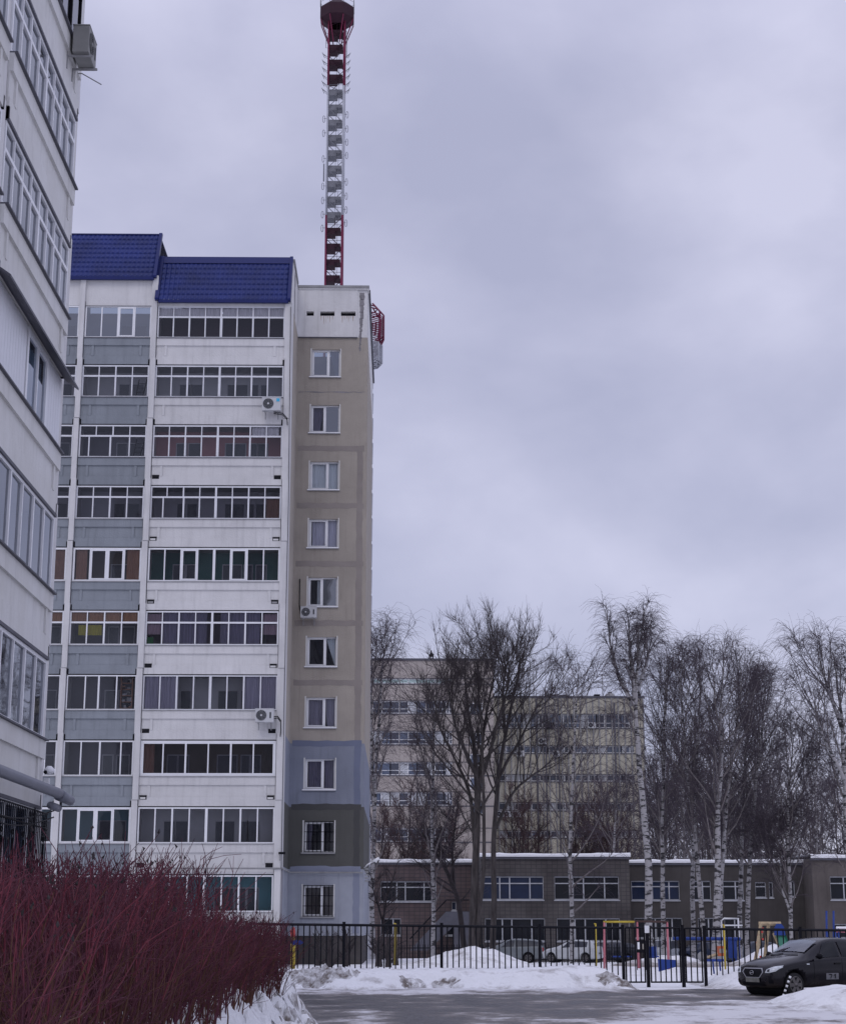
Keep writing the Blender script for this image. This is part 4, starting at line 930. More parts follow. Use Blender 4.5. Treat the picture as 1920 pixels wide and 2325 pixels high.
# ================================================================ FENCE AND GATE
FY = 53.0
fx = lambda px: at(px, 2100, FY).x
def ftop(x): return EZ+.045-.011*(x+3.3)*.95
fence = thing('fence', 'black metal bar fence along the snow bank behind the road', 'fence', (0, FY, 0))
posts = [fx(p) for p in (560, 781, 1002, 1224, 1412)]; posts2 = [fx(p) for p in (1597, 1814, 2035)]
def panel(x0, x1, parent, zb=.05, low=False, name='bar_panel', zlow=None):
    m = MB(); n = max(2, int(round((x1-x0)/.172)))
    for k in range(1, n):
        x = x0+(x1-x0)*k/n; d = RNG.uniform(-.006, .006); zz = zlow if zlow is not None else .34 if not low else .12
        m.bar((x, 0, zz-.02), (x+d, 0, ftop(x)-.01), .028, BLACKP)
    m.bar((x0, 0, ftop(x0)-.02), (x1, 0, ftop(x1)-.02), .055, BLACKP); 
    if zlow is not None: m.bar((x0, 0, zlow), (x1, 0, zlow), .042, BLACKP)
    return m.build(name, parent)
for lst in (posts, posts2):
    for a, b_ in zip(lst[:-1], lst[1:]): panel(a, b_, fence)
    for x in lst:
        m = MB(); m.box(x-.045, x+.045, -.045, .045, -.2, ftop(x)+.06, BLACKP); m.box(x-.055, x+.055, -.055, .055, ftop(x)+.06, ftop(x)+.075, BLACKP); m.build('post', fence)
panel(fx(1240)-.0, fx(1240)+.001, fence) if False else None
def gate(label, p0, p1, nm='gate'):
    x0, x1 = fx(p0), fx(p1); t = thing('gate', label, 'gate', (x0, FY, 0), 0, 'gate leaves of the black fence'); m = MB()
    top = ftop(x0)-.01; n = max(2, int(round((x1-x0)/.17)))
    for k in range(1, n): x = (x1-x0)*k/n; m.bar((x, 0, .13), (x, 0, top), .028, BLACKP)
    m.build('bar_panel', t); m = MB()
    m.bar((.03, 0, .12), (x1-x0-.03, 0, .12), .035, BLACKP); m.bar((.03, 0, top), (x1-x0-.03, 0, top), .04, BLACKP)
    m.bar((.03, 0, .10), (.03, 0, top), .035, BLACKP); m.bar((x1-x0-.03, 0, .10), (x1-x0-.03, 0, top), .035, BLACKP); m.build('gate_frame', t)
    return t
gate('narrow gate leaf between thick post and paper-topped post', 1416, 1463)
gate('middle gate leaf with straight bars, blue board seen through it', 1472, 1543)
gate('right gate leaf ending at the snow bank by the black car', 1551, 1592)
def gpost(px, label, paper=False, tall=.0):
    x = fx(px); t = thing('gate_post', label, 'gate post', (x, FY, 0), 0, 'gate posts'); m = MB(); m.box(-.05, .05, -.05, .05, -.1, ftop(x)+tall, BLACKP); m.box(-.06, .06, -.06, .06, ftop(x)+tall, ftop(x)+tall+.02, BLACKP); m.build('post', t)
    if paper: m = MB(); m.box(-.08, .06, -.075, -.055, ftop(x)-.16, ftop(x)+.06, FRAME); m.build('paper_notice', t)
    else: m = MB(); m.box(-.02, .08, -.07, -.05, .95, 1.05, BLACKP); m.build('latch', t)
gpost(1467.5, 'black gate post with a white paper notice on top', True, .04); gpost(1547, 'bare black gate post between two gate leaves', False, .07)
# low dark picket fence in front of the school
pf = thing('picket_fence', 'low dark picket fence in front of the brick school', 'fence', (0, 126, -.8))
m = MB(); x = -3.0
while x < 36: m.bar((x, 0, -.2), (x, 0, 1.25), .03, BLACKP); x += .19
m.build('pickets', pf); m = MB(); m.bar((-3, 0, .2), (36, 0, .2), .05, BLACKP); m.bar((-3, 0, 1.0), (36, 0, 1.0), .05, BLACKP); m.build('rails', pf)
# ================================================================ PLAYGROUND
PINKP = mat('pink_paint', (.50, .17, .20), .6, .2, 5); YELP = mat('yellow_paint', (.50, .38, .05), .6, .15, 5); BLUEPT = mat('blue_plastic', (.010, .04, .22), .5, .15, 4, spec=.4)
WOOD = mat('pale_wood', (.42, .33, .21), .85, .3, 5); BROWNW = mat('brown_beam', (.07, .045, .04), .85); REDP = mat('red_plastic', (.45, .06, .05), .5); GREENP = mat('green_plastic', (.02, .16, .10), .45, spec=.5); ORP = mat('orange_red_paint', (.40, .10, .04), .6)
def W(px, py, Y): return at(px, py, Y)
SY = 84.0; g0 = gz(8, SY)
sw = thing('swing_set', 'swing frame with pink A-shaped legs and a yellow and brown top beam', 'swing set', (W(1440, 2100, SY).x, SY, g0)); ox = sw.location.x
zt = W(1440, 2093, SY).z-g0
def aframe(px, parent, nm='frame_leg'):
    x = W(px, 2100, SY).x-ox
    for s_ in (-1, 1):
        m = MB(); m.tube([(x+.0, 0, zt), (x+s_*.16, s_*.85, -.2)], .045, PINKP, 6); m.build(nm, parent)
    m = MB(); m.tube([(x-.1, -.5, .55), (x+.1, .5, .55)], .03, PINKP, 5); m.build('cross_brace', parent)
for px in (1371, 1446, 1514): aframe(px, sw)
m = MB(); m.tube([(W(1369, 2100, SY).x-ox, 0, zt), (W(1440, 2100, SY).x-ox, 0, zt)], .05, YELP, 8); m.tube([(W(1440, 2100, SY).x-ox, 0, zt+.02), (W(1518, 2100, SY).x-ox, 0, zt)], .05, BROWNW, 8); m.build('top_beam', sw)
for px in (1398, 1418, 1480):
    x = W(px, 2100, SY).x-ox; m = MB()
    for d in (-.2, .2): m.tube([(x+d, 0, zt-.04), (x+d, .02, .55)], .012, CONC, 4)
    m.build('chain', sw)
    m = MB(); m.box(x-.26, x+.26, -.12, .14, .50, .56, BLUEPT); m.build('swing_seat', sw)
m = MB(); x = W(1475, 2100, SY).x-ox; m.box(x-.25, x+.3, .2, .26, .45, 1.0, BLUEPT); m.build('seat_back', sw)
a = W(1514, 2210, 67); bo = MB(); bo.prism([(-.33, -.06), (-.35, .42), (.36, .38), (.34, .12)], -.02, .02, BLUEPT); o = bo.build('board'); o.location = (a.x, 67, a.z+.12); tag(o, 'small dark blue board stuck upright in the playground snow', 'board')
CY = 92.0; g1 = gz(12, CY)
cb = thing('climbing_bar', 'long blue horizontal bar on thin blue posts', 'climbing bar', (W(1600, 2150, CY).x, CY, g1)); ox = cb.location.x; zt = W(1600, 2131, CY).z-g1
m = MB(); m.tube([(W(1527, 2131, CY).x-ox, 0, zt), (W(1680, 2131, CY).x-ox, 0, zt-.02)], .09, BLUEPT, 8); m.build('top_bar', cb)
for px in (1548, 1661, 1668, 1676): m = MB(); x = W(px, 2131, CY).x-ox; m.tube([(x, 0, zt), (x, 0, -.2)], .05, BLUEPT, 6); m.build('post', cb)
m = MB(); x = W(1662, 2131, CY).x-ox; m.box(x-.25, x+.2, -.04, .04, zt-1.0, zt-.05, BLUEPT); m.build('side_panel', cb)
for px, y0, y1, Y, lb_ in ((897, 2098, 2190, 60, 'thin yellow post behind the fence near the beige wing'), (1353, 2098, 2193, 72, 'thin yellow post left of the pink swing legs'), (1646, 2101, 2203, 68, 'thin yellow post beside the blue climbing bar')):
    a, b_ = W(px, y1, Y), W(px, y0, Y); m = MB(); m.tube([(0, 0, 0), (.01, 0, b_.z-a.z)], .035, YELP, 8); m.tube([(-.02, 0, b_.z-a.z-.02), (.0, 0, b_.z-a.z+.03)], .045, YELP, 8); o = m.build('yellow_post'); o.location = a-Vector((0, 0, .3)) if False else a; tag(o, lb_, 'post', 'thin yellow posts')
GY = 106.0; a = W(1658, 2150, GY); go = thing('goal', 'white metal goal frame behind the blue climbing bar', 'goal', (a.x, GY, gz(20, GY))); m = MB(); zt = W(1658, 2085, GY).z-gz(20, GY); hw = .52
m.tube([(-hw, 0, 0), (-hw, 0, zt-.15), (-hw+.18, 0, zt), (hw, 0, zt), (hw, 0, 0)], .05, FRAME, 6); m.build('frame', go); m = MB(); m.tube([(-hw-.4, 0, zt-.42), (hw+.25, 0, zt-.42)], .04, FRAME, 6); m.build('crossbar', go)
IY = 78.0; a = W(1455, 2163, IY); ib = thing('notice_board', 'black notice board with a white paper, seen between the swing legs', 'notice board', (a.x, IY, gz(10, IY))); m = MB(); z0, z1 = a.z-ib.location.z, W(1455, 2135, IY).z-ib.location.z; m.box(-.22, .24, -.03, .03, z0, z1, BLACKP); m.build('board', ib)
m = MB(); m.box(-.17, -.03, -.045, -.032, z0+.15, z1-.08, FRAME); m.box(.05, .15, -.045, -.032, z0+.15, z1-.15, BOARD); m.build('paper_notice', ib)
for q in (-.2, .2): m = MB(); m.tube([(q, 0, -.2), (q, 0, z0)], .02, BLACKP, 6); m.build('leg', ib)
RY = 72.0; a = W(1617, 2190, RY); rd = thing('spring_rider', 'seesaw-like spring rider with an orange-red seat and blue base', 'spring rider', (a.x, RY, gz(12, RY)-.05))
z_ = a.z-rd.location.z; m = MB(); m.bar((-.38, 0, z_+.22), (.42, 0, z_+.48), .09, WOOD); m.build('beam', rd); m = MB(); m.box(.22, .50, -.14, .14, z_+.34, z_+.74, ORP); m.box(.27, .45, -.15, -.14, z_+.46, z_+.64, BEIGE_D); m.build('seat', rd)
m = MB(); m.tube([(-.42, -.08, z_+.32), (-.42, .08, z_+.32)], .20, CONC, 14); m.build('wheel_disc', rd)
for q in (-.3, .0, .28): m = MB(); m.tube([(q, 0, z_+.22), (q+.05, 0, -.1)], .035, BLUEPT, 6); m.build('leg', rd)
m = MB(); m.box(-.4, .5, -.08, .08, z_+.12, z_+.22, BLUEPT); m.build('base', rd)
LY = 77.0; gl_ = gz(14, LY); lf = thing('playground_climber', 'pale wooden A-shaped climbing frame with blue board and green slide', 'climbing frame', (W(1740, 2150, LY).x, LY, gl_)); ox = lf.location.x
def lp(px, py, dy=0): v = W(px, py, LY); return (v.x-ox, dy, v.z-gl_)
for (p, q, dy) in (((1722, 2097), (1704, 2192), -.4), ((1734, 2108), (1719, 2192), .4), ((1746, 2100), (1738, 2185), .2), ((1753, 2118), (1778, 2180), -.2), ((1768, 2100), (1784, 2160), .4)):
    m = MB(); m.bar(lp(*p, dy), lp(*q, dy*2), .11, WOOD); m.build('leg', lf)
m = MB(); m.bar(lp(1718, 2097, -.3), lp(1768, 2097, -.3), .12, WOOD); m.build('top_beam', lf)
m = MB()
for k in range(5): y = 2112+16*k; m.bar(lp(1719-2.8*k, y, -.5), lp(1731-2.2*k, y, .4), .06, WOOD); 
m.build('ladder_rungs', lf)
m = MB()
for k in range(9): v = lp(1716+RNG.uniform(-6, 10), 2108+8*k, -.5); m.raw([(v[0]+.05*math.cos(a_), v[1]-.02, v[2]+.05*math.sin(a_)) for a_ in [q*math.pi/4 for q in range(8)]], [tuple(range(8))], REDP)
m.build('climbing_holds', lf)
c_ = lp(1763, 2112, -.45); m = MB(); pts = [(c_[0]-.24, c_[2]-.22), (c_[0]+.26, c_[2]-.22), (c_[0]+.2, c_[2]+.15), (c_[0]+.08, c_[2]+.28), (c_[0]-.12, c_[2]+.28), (c_[0]-.22, c_[2]+.1)]; m.prism(pts, -.5, -.44, BLUEPT); m.build('side_board', lf)
m = MB(); a, b_ = lp(1764, 2118, -.3), lp(1776, 2178, -1.2)
m.raw([(a[0]-.2, a[1], a[2]), (a[0]+.2, a[1], a[2]), (b_[0]+.2, b_[1], b_[2]), (b_[0]-.2, b_[1], b_[2])]+[(a[0]-.22, a[1]-.02, a[2]+.14), (b_[0]-.22, b_[1]-.02, b_[2]+.14), (a[0]+.22, a[1]-.02, a[2]+.14), (b_[0]+.22, b_[1]-.02, b_[2]+.14)], [(0, 1, 2, 3), (0, 3, 5, 4), (1, 6, 7, 2)], GREENP); m.build('slide', lf)
BY = 84.0
for px, lb_ in ((1876, 'left one of two tall blue posts behind the black car'), (1892, 'right one of two tall blue posts behind the black car')):
    a, b_ = W(px, 2190, BY), W(px-1, 2068, BY); m = MB(); m.tube([(0, 0, 0), (b_.x-a.x, 0, b_.z-a.z)], .05, BLUEPT, 8); m.tube([(b_.x-a.x, 0, (b_.z-a.z)*.35), (b_.x-a.x, 0, (b_.z-a.z)*.6)], .075, BLUEPT, 8); o = m.build('blue_post'); o.location = a; tag(o, lb_, 'post', 'tall blue posts')
a = W(1897, 2107, BY+1); m = MB(); rb = thing('bench', 'pink and white railed bench behind the black car', 'bench', (a.x+.5, BY+1, gz(20, BY))); z_ = a.z-rb.location.z
m.bar((-.5, 0, z_-.15), (1.4, 0, z_-.15), .10, PINKP); m.build('backrest', rb); m = MB(); m.bar((-.5, 0, z_), (1.4, 0, z_), .10, FRAME); m.build('rail', rb)
for q in (-.4, 1.3): m = MB(); m.bar((q, 0, -.2), (q, 0, z_), .07, BLUEPT); m.build('leg', rb)
# gas marker post, striped flexible bollard
a, b_ = W(665, 2186, 54.2), W(665, 2105, 54.2); yp = thing('marker_post', 'yellow pipe with orange-red head and blue arrow plate by the building plinth', 'marker post', (a.x, 54.2, a.z-.25)); H = b_.z-a.z+.25
m = MB(); m.tube([(0, 0, 0), (0, 0, H*.62)], .075, YELP, 10); m.tube([(0, 0, H*.62), (-.01, 0, H*.8)], .05, YELP, 8); m.build('pipe', yp)
m = MB(); m.tube([(-.01, 0, H*.78), (-.02, 0, H*.9), (-.0, 0, H)], [.07, .085, .03], REDP, 10); m.build('cap', yp)
m = MB(); m.prism([(-.05, H*.60), (.22, H*.60), (.34, H*.65), (.22, H*.70), (-.05, H*.70)], -.11, -.085, BLUEPT); m.build('arrow_plate', yp)
fb = thing('flexible_bollard', 'leaning black and white striped bollard beside the front wheel of the black car', 'bollard', (W(1773, 2268, 42.8).x, 42.8, .0))
d = W(1793, 2212, 42.8)-W(1773, 2268, 42.8); n_ = 11
for k in range(n_):
    m = MB(); p_ = Vector((0, 0, .0))+d*(k/n_); q_ = d*((k+1)/n_); m.tube([p_, q_], .030, FRAME if k % 2 == 0 and k else BLACKP, 10); m.build('reflective_band' if k % 2 == 0 and k else 'tube', fb)
# ================================================================ CARS
TYRE = mat('tyre_rubber', (.018, .018, .02), .85, .2, 8); RIM = mat('dirty_rim', (.16, .15, .15), .5, .3, 6, metal=.3); UNDER = mat('under_body', (.012, .012, .014), .9)
CARG = glass('car_glass', (.16, .18, .20), .8); CARW = glass('windscreen_glass', (.45, .55, .56), 1.6); LAMP = mat('headlamp_glass', (.62, .66, .70), .15, .35, 9, spec=.9); TAIL = mat('tail_lamp', (.42, .02, .03), .3, spec=.6); PLATE = mat('dirty_plate', (.26, .26, .24), .7, .4, 6); CHROME = mat('grille_chrome', (.40, .40, .42), .3, metal=.8); DIGIT = mat('sticker_backing', (.20, .20, .22), .8, .3, 10)
CAMP = mat('black_car_paint', (.020, .018, .024), .30, .3, 2, spec=.6)
# road dirt on the lower doors of the near car: a real soiling band, masked by height
def dirty_paint(name, c, zd=.75, dirtc=(.085, .072, .066)):
    m = mat(name, c, .1, spec=.35); t = m.node_tree; b = t.nodes['Principled BSDF']
    tcn = nd(t, 'ShaderNodeTexCoord'); s_ = nd(t, 'ShaderNodeSeparateXYZ'); t.links.new(tcn.outputs['Object'], s_.inputs[0])
    n = nd(t, 'ShaderNodeTexNoise'); n.inputs['Scale'].default_value = 2.5; n.inputs['Detail'].default_value = 8; t.links.new(tcn.outputs['Object'], n.inputs['Vector'])
    ma = nd(t, 'ShaderNodeMath', operation='MULTIPLY_ADD'); ma.inputs[1].default_value = .5; t.links.new(n.outputs['Fac'], ma.inputs[0]); t.links.new(s_.outputs['Z'], ma.inputs[2])
    r = nd(t, 'ShaderNodeMapRange'); r.inputs[1].default_value = zd+.38; r.inputs[2].default_value = zd; r.inputs[3].default_value = 0; r.inputs[4].default_value = .85; t.links.new(ma.outputs[0], r.inputs[0])
    mx = nd(t, 'ShaderNodeMix', data_type='RGBA'); mx.inputs[6].default_value = (*c, 1); mx.inputs[7].default_value = (*dirtc, 1); t.links.new(r.outputs[0], mx.inputs[0]); t.links.new(mx.outputs[2], b.inputs['Base Color'])
    r2 = nd(t, 'ShaderNodeMapRange'); r2.inputs[3].default_value = .08; r2.inputs[4].default_value = .8; t.links.new(r.outputs[0], r2.inputs[0]); t.links.new(r2.outputs[0], b.inputs['Roughness'])
    return m
# station: x, z_bottom, z_shoulder, half width, roof z, roof half width
HATCH = [(2.00, .36, .62, .52, .66, .30), (1.93, .24, .70, .70, .76, .50), (1.72, .20, .78, .79, .86, .62), (1.30, .20, .86, .83, .95, .66), (.98, .20, .90, .84, 1.00, .68), (.78, .20, .92, .845, 1.06, .68),
         (.10, .20, .94, .85, 1.42, .56), (-.35, .20, .95, .85, 1.475, .575), (-.95, .20, .96, .85, 1.46, .57), (-1.45, .20, .98, .84, 1.39, .55), (-1.72, .22, 1.0, .82, 1.28, .54), (-1.90, .26, .98, .80, 1.02, .66), (-1.98, .34, .80, .74, .84, .60)]
WAG = [(x, a, b_, c, d*1.0, e) for x, a, b_, c, d, e in HATCH[:9]]+[(-1.55, .2, .98, .84, 1.42, .56), (-1.95, .22, 1.0, .82, 1.34, .55), (-2.12, .26, .98, .80, 1.02, .68), (-2.2, .34, .8, .74, .84, .6)]
VAN = [(2.1, .38, .72, .60, .76, .4), (2.0, .26, .86, .76, .92, .55), (1.75, .22, .98, .84, 1.06, .68), (1.45, .22, 1.05, .86, 1.16, .70), (.85, .22, 1.08, .87, 1.80, .64), (.3, .22, 1.1, .87, 1.86, .66), (-.6, .22, 1.1, .87, 1.86, .66), (-1.5, .22, 1.1, .87, 1.84, .66), (-2.0, .24, 1.1, .86, 1.80, .66), (-2.1, .3, 1.05, .85, 1.10, .7), (-2.14, .36, .9, .8, .95, .7)]
def section(st):
    x, zb, zs, w_, zt, wt = st
    half = [(w_*.80, zb), (w_*.95, zb+.05), (w_*.99, zb+.16), (w_, zb+(zs-zb)*.62), (w_*.985, zs-.04), (w_*.955, zs), (wt+(w_*.955-wt)*.02, zt-.03), (wt*.88, zt), (wt*.4, zt+.022)]
    return [(x, -y, z) for y, z in half]+[(x, y, z) for y, z in reversed(half)]
def car(name, label, loc, heading, paint, prof=HATCH, detail=False, sc=1.0, group='cars', wheel_x=(1.27, -1.22), lights=True, glassm=CARG):
    t = thing(name, label, 'car', loc, heading, group); t.scale = (sc, sc, sc)
    st = prof; rings = [section(s_) for s_ in st]; nr = len(rings[0])
    vs = [v for r in rings for v in r]; fs = [(i*nr+j, i*nr+(j+1) % nr, (i+1)*nr+(j+1) % nr, (i+1)*nr+j) for i in range(len(rings)-1) for j in range(nr)]
    fs += [tuple(range(nr)), tuple((len(rings)-1)*nr+j for j in range(nr))[::-1]]
    m = MB(); m.raw(vs, fs, paint, True); body = m.build('body', t, recalc=True)
    sub = body.modifiers.new('s', 'SUBSURF'); sub.levels = sub.render_levels = 2
    cut = MB(); wr = .30
    for wx in wheel_x:
        for s_ in (-1, 1): cut.tube([(wx, s_*.55, wr+.02), (wx, s_*1.1, wr+.02)], .365, UNDER, 28, False)
    co = cut.build('arch_cutter', None, recalc=True); co.parent = t
    bo = body.modifiers.new('b', 'BOOLEAN'); bo.object = co; bo.operation = 'DIFFERENCE'; bo.solver = 'EXACT'
    dg = bpy.context.evaluated_depsgraph_get(); dg.update(); nm = bpy.data.meshes.new_from_object(body.evaluated_get(dg)); body.modifiers.clear(); body.data = nm
    bpy.data.objects.remove(co)
    nm.polygons.foreach_set('use_smooth', [True]*len(nm.polygons))
    for i in range(len(nm.materials)):
        pass
    for wx in wheel_x: inner = MB(); inner.tube([(wx, -.56, wr+.03), (wx, .56, wr+.03)], .36, UNDER, 24, False); inner.build('wheel_well', t)
    # glass: bilinear patches on the cabin skin
    def skin(i0, f, side, g):       # between station i0..i0+1 fraction f, g = 0 shoulder .. 1 roof edge
        a, b_ = st[i0], st[i0+1]; L_ = [a[k]+(b_[k]-a[k])*f for k in range(6)]
        x, zb, zs, w_, zt, wt = L_; y = w_*.955+(wt-w_*.955)*g; z = zs+(zt-.03-zs)*g
        return Vector((x, side*(y+.004+.012*math.sin(math.pi*g)), z))
    def sx_(x):
        for i in range(len(st)-1):
            if st[i][0] >= x >= st[i+1][0]: return i, (st[i][0]-x)/(st[i][0]-st[i+1][0])
        return len(st)-2, 1
    def sidewin(xa_lo, xa_hi, xb_lo, xb_hi, nm_='side_window'):
        for side in (-1, 1):
            m = MB(); v = []; N_ = 10
            for k in range(N_+1):
                for q in range(4):
                    g = .10+.80*q/3; lo = xa_lo+(xb_lo-xa_lo)*k/N_; hi = xa_hi+(xb_hi-xa_hi)*k/N_; x = lo+(hi-lo)*(q/3); i, f = sx_(x); v.append(skin(i, f, side, g)+Vector((0, side*.006, 0)))
            m.raw(v, [(4*k+q, 4*k+q+1, 4*k+q+5, 4*k+q+4)[::-side] for k in range(N_) for q in range(3)], DOORD if not detail else glassm, True)
            m.build(nm_, t)
    cab = [s_ for s_ in st if s_[4]-s_[2] > .3]; xf_, xr_ = cab[0][0], cab[-1][0]
    sidewin(xf_+.42, xf_-.02, -.32, -.36); sidewin(-.42, -.42, xr_+.12, xr_+.12)
    # windscreen and rear glass follow the loft between cowl and roof
    def screen(ia, ib, nm_, gmat):
        m = MB(); v = []; a, b_ = st[ia], st[ib]
        for k in range(7):
            f = .10+.80*k/6; P_ = [a[q]+(b_[q]-a[q])*f for q in range(6)]
            for j in range(9):
                s_ = -1+2*j/8; y = s_*(P_[5]*.90); z = P_[4]+.022*(1-s_*s_)+.014*math.sin(math.pi*f)+.012; v.append((P_[0]+(.02 if ia < ib and ia < 8 else -.02), y, z))
        m.raw(v, [(9*k+j, 9*k+j+1, 9*k+j+10, 9*k+j+9) for k in range(6) for j in range(8)], gmat, True); m.build(nm_, t)
    wi = [i for i in range(len(st)-1) if st[i+1][4]-st[i][4] > .3][0]
    ri = [i for i in range(len(st)-1) if st[i][4]-st[i+1][4] > .2][-1]
    screen(wi, wi+1, 'windscreen', CARW if detail else DOORD); screen(ri, ri+1, 'rear_window', DOORD)
    for wx in wheel_x:
        for s_ in (-1, 1):
            y = s_*.72
            steer = 0
            wt_ = MB(); wt_.tube([(wx, y-.095, wr), (wx, y-.075, wr), (wx, y+.075, wr), (wx, y+.095, wr)], [.27, .30, .30, .27], TYRE, 28, True); wo_ = wt_.build('wheel', t)
            rm_ = MB(); yo = y+s_*.097
            rm_.raw([(wx+.20*math.cos(a_), yo, wr+.20*math.sin(a_)) for a_ in [2*math.pi*q/24 for q in range(24)]], [tuple(range(24))], UNDER)
            for q in range(6):
                a_ = 2*math.pi*q/6; c_, s2 = math.cos(a_), math.sin(a_)
                rm_.raw([(wx+.03*c_-.035*s2, yo+s_*.006, wr+.03*s2+.035*c_), (wx+.195*c_-.05*s2, yo+s_*.006, wr+.195*s2+.05*c_), (wx+.195*c_+.05*s2, yo+s_*.006, wr+.195*s2-.05*c_), (wx+.03*c_+.035*s2, yo+s_*.006, wr+.03*s2-.035*c_)], [(0, 1, 2, 3)], RIM)
            rm_.tube([(wx+.20*math.cos(a_), yo, wr+.20*math.sin(a_)) for a_ in [2*math.pi*q/24 for q in range(25)]], .016, RIM, 5, cap=False)
            rm_.tube([(wx, yo, wr), (wx, yo+s_*.02, wr)], .05, RIM, 10); rm_.build('rim', wo_)
    xf0 = st[0][0]; xr0 = st[-1][0]; z_h = st[1][2]
    if not detail:
        for s_ in (-1, 1):
            m = MB(); m.box(xf0-.22, xf0-.06, s_*.58-.12, s_*.58+.12, z_h-.16, z_h-.02, LAMP); m.build('headlight', t)
            m = MB(); m.box(xr0-.0, xr0+.16, s_*.68-.09, s_*.68+.09, z_h+.0, z_h+.24, TAIL); m.build('tail_light', t)
        m = MB(); m.box(xr0-.03, xr0+.05, -.26, .26, .55, .66, PLATE); m.build('number_plate', t)
    return t, st
car('car', 'white hatchback facing left with a red tail light, behind the fence', W(1300, 2185, 120)+Vector((0, 0, 0)), R(152), mat('white_car_paint', (.55, .57, .58), .35, .1, 2), sc=1.02, group='cars parked by the school')
car('car', 'pale silver car half buried behind the tall snow heap', (W(1158, 2175, 122).x, 122, gz(8, 122)+.05), R(170), mat('silver_car_paint', (.22, .24, .25), .35, .1, 2), prof=WAG, sc=1.1, group='cars parked by the school')
car('car', 'dark estate car right of the white hatchback', (W(1380, 2175, 128).x, 128, gz(12, 128)), R(200), mat('dark_car_paint', (.03, .032, .04), .35), prof=WAG, group='cars parked by the school')
car('car', 'light grey van facing the fence behind the gate', (W(1508, 2175, 124).x, 124, gz(14, 124)), R(250), mat('grey_van_paint', (.40, .42, .44), .4, .1, 2), prof=VAN, sc=.88, group='cars parked by the school')
car('car', 'dark blue car right of the light grey van', (W(1585, 2175, 126).x, 126, gz(16, 126)), R(195), mat('navy_car_paint', (.02, .03, .06), .35), group='cars parked by the school')
car('car', 'bluish grey car behind the wooden climbing frame', (W(1705, 2180, 120).x, 120, gz(20, 120)), R(190), mat('bluegrey_car_paint', (.07, .085, .11), .35), group='cars parked by the school')
# --- the near black hatchback
th = R(30); hd = Vector((-math.cos(th), -math.sin(th), 0)); lf_ = Vector((hd.y*-1, hd.x, 0)); lf_ = Vector((math.sin(th), -math.cos(th), 0))
wp = W(1801, 2258, 45.2); cpos = Vector((wp.x, 45.2, 0))-hd*1.27-lf_*.72
paint = dirty_paint('black_dusty_paint', (.010, .009, .013), zd=.30, dirtc=(.060, .048, .042))
bc, st = car('car', 'near black hatchback with dusty doors, nose behind the striped bollard', (cpos.x, cpos.y, .0), math.atan2(hd.y, hd.x), paint, detail=True, group=None)
def onbody(x, side, z):
    """point on the body skin at station x, height z"""
    for i in range(len(st)-1):
        if st[i][0] >= x >= st[i+1][0]:
            f = (st[i][0]-x)/(st[i][0]-st[i+1][0]); w_ = st[i][3]+(st[i+1][3]-st[i][3])*f; return Vector((x, side*w_*1.0, z))
    return Vector((x, side*st[0][3], z))
bd = [o for o in bc.children if o.name.startswith('body')][0]
def patch(name, pts2, m, off=.012, dirv='front', parent=bc, nrm=None, dens=8):
    """drape a polygon (y,z) or (x,z) on the body by ray casting, as its own shell"""
    bm = bmesh.new(); vs = [bm.verts.new((a, b_, 0)) for a, b_ in pts2]; bm.faces.new(vs)
    bmesh.ops.triangulate(bm, faces=bm.faces); bmesh.ops.subdivide_edges(bm, edges=bm.edges, cuts=dens, use_grid_fill=True)
    for v in bm.verts:
        a, b_ = v.co.x, v.co.y
        if dirv == 'front': org, d_ = Vector((3.5, a, b_)), Vector((-1, 0, 0))
        else: org, d_ = Vector((a, 3.0*dirv, b_)), Vector((0, -dirv, 0))
        hit, co, nn, fi = bd.ray_cast(org, d_)
        v.co = (co-d_*off) if hit else org+d_*1.6
    me = bpy.data.meshes.new(name); bm.to_mesh(me); bm.free(); me.materials.append(m); me.polygons.foreach_set('use_smooth', [True]*len(me.polygons))
    o = bpy.data.objects.new(name, me); COL.objects.link(o); o.parent = parent; return o
bpy.context.view_layer.update()
gr = patch('grille', [(-.34, .72), (.34, .72), (.40, .62), (.26, .47), (-.26, .47), (-.40, .62)], CHROME, .012); patch('grille_mesh', [(-.31, .70), (.31, .70), (.36, .62), (.24, .49), (-.24, .49), (-.36, .62)], BLACKP, .02, parent=gr)
m = MB(); m.tube([(2.035, .07*math.cos(a_), .60+.05*math.sin(a_)) for a_ in [2*math.pi*q/16 for q in range(17)]], .008, CHROME, 5, cap=False); m.box(2.03, 2.04, -.075, .075, .59, .605, CHROME); m.build('emblem', gr)
for s_ in (-1, 1):
    h = patch('headlight', [(s_*.46, .60), (s_*.50, .69), (s_*.62, .755), (s_*.76, .79), (s_*.775, .74), (s_*.72, .64), (s_*.60, .60)], LAMP, .012); patch('lamp_reflector', [(s_*.53, .63), (s_*.53, .69), (s_*.60, .70), (s_*.60, .63)], ACD, .018, parent=h)
patch('lower_intake', [(-.46, .27), (.46, .27), (.40, .38), (-.40, .38)], BLACKP, .012); patch('number_plate', [(-.26, .36), (.26, .36), (.26, .47), (-.26, .47)], PLATE, .03)
for s_ in (-1, 1): patch('fog_lamp_recess', [(s_*.56, .34), (s_*.68, .34), (s_*.68, .43), (s_*.56, .43)], BLACKP, .01)
for x in (.62, -.38): patch('door_gap', [(x, .30), (x+.012, .30), (x+.012, .93), (x, .93)], UNDER, .004, 1, dens=6)
patch('door_gap', [(-1.18, .55), (-1.165, .55), (-1.165, .94), (-1.18, .94)], UNDER, .004, 1, dens=6)
for x in (-.10, -1.0): patch('door_handle', [(x, .80), (x-.2, .80), (x-.2, .845), (x, .845)], UNDER, .03, 1, dens=3)
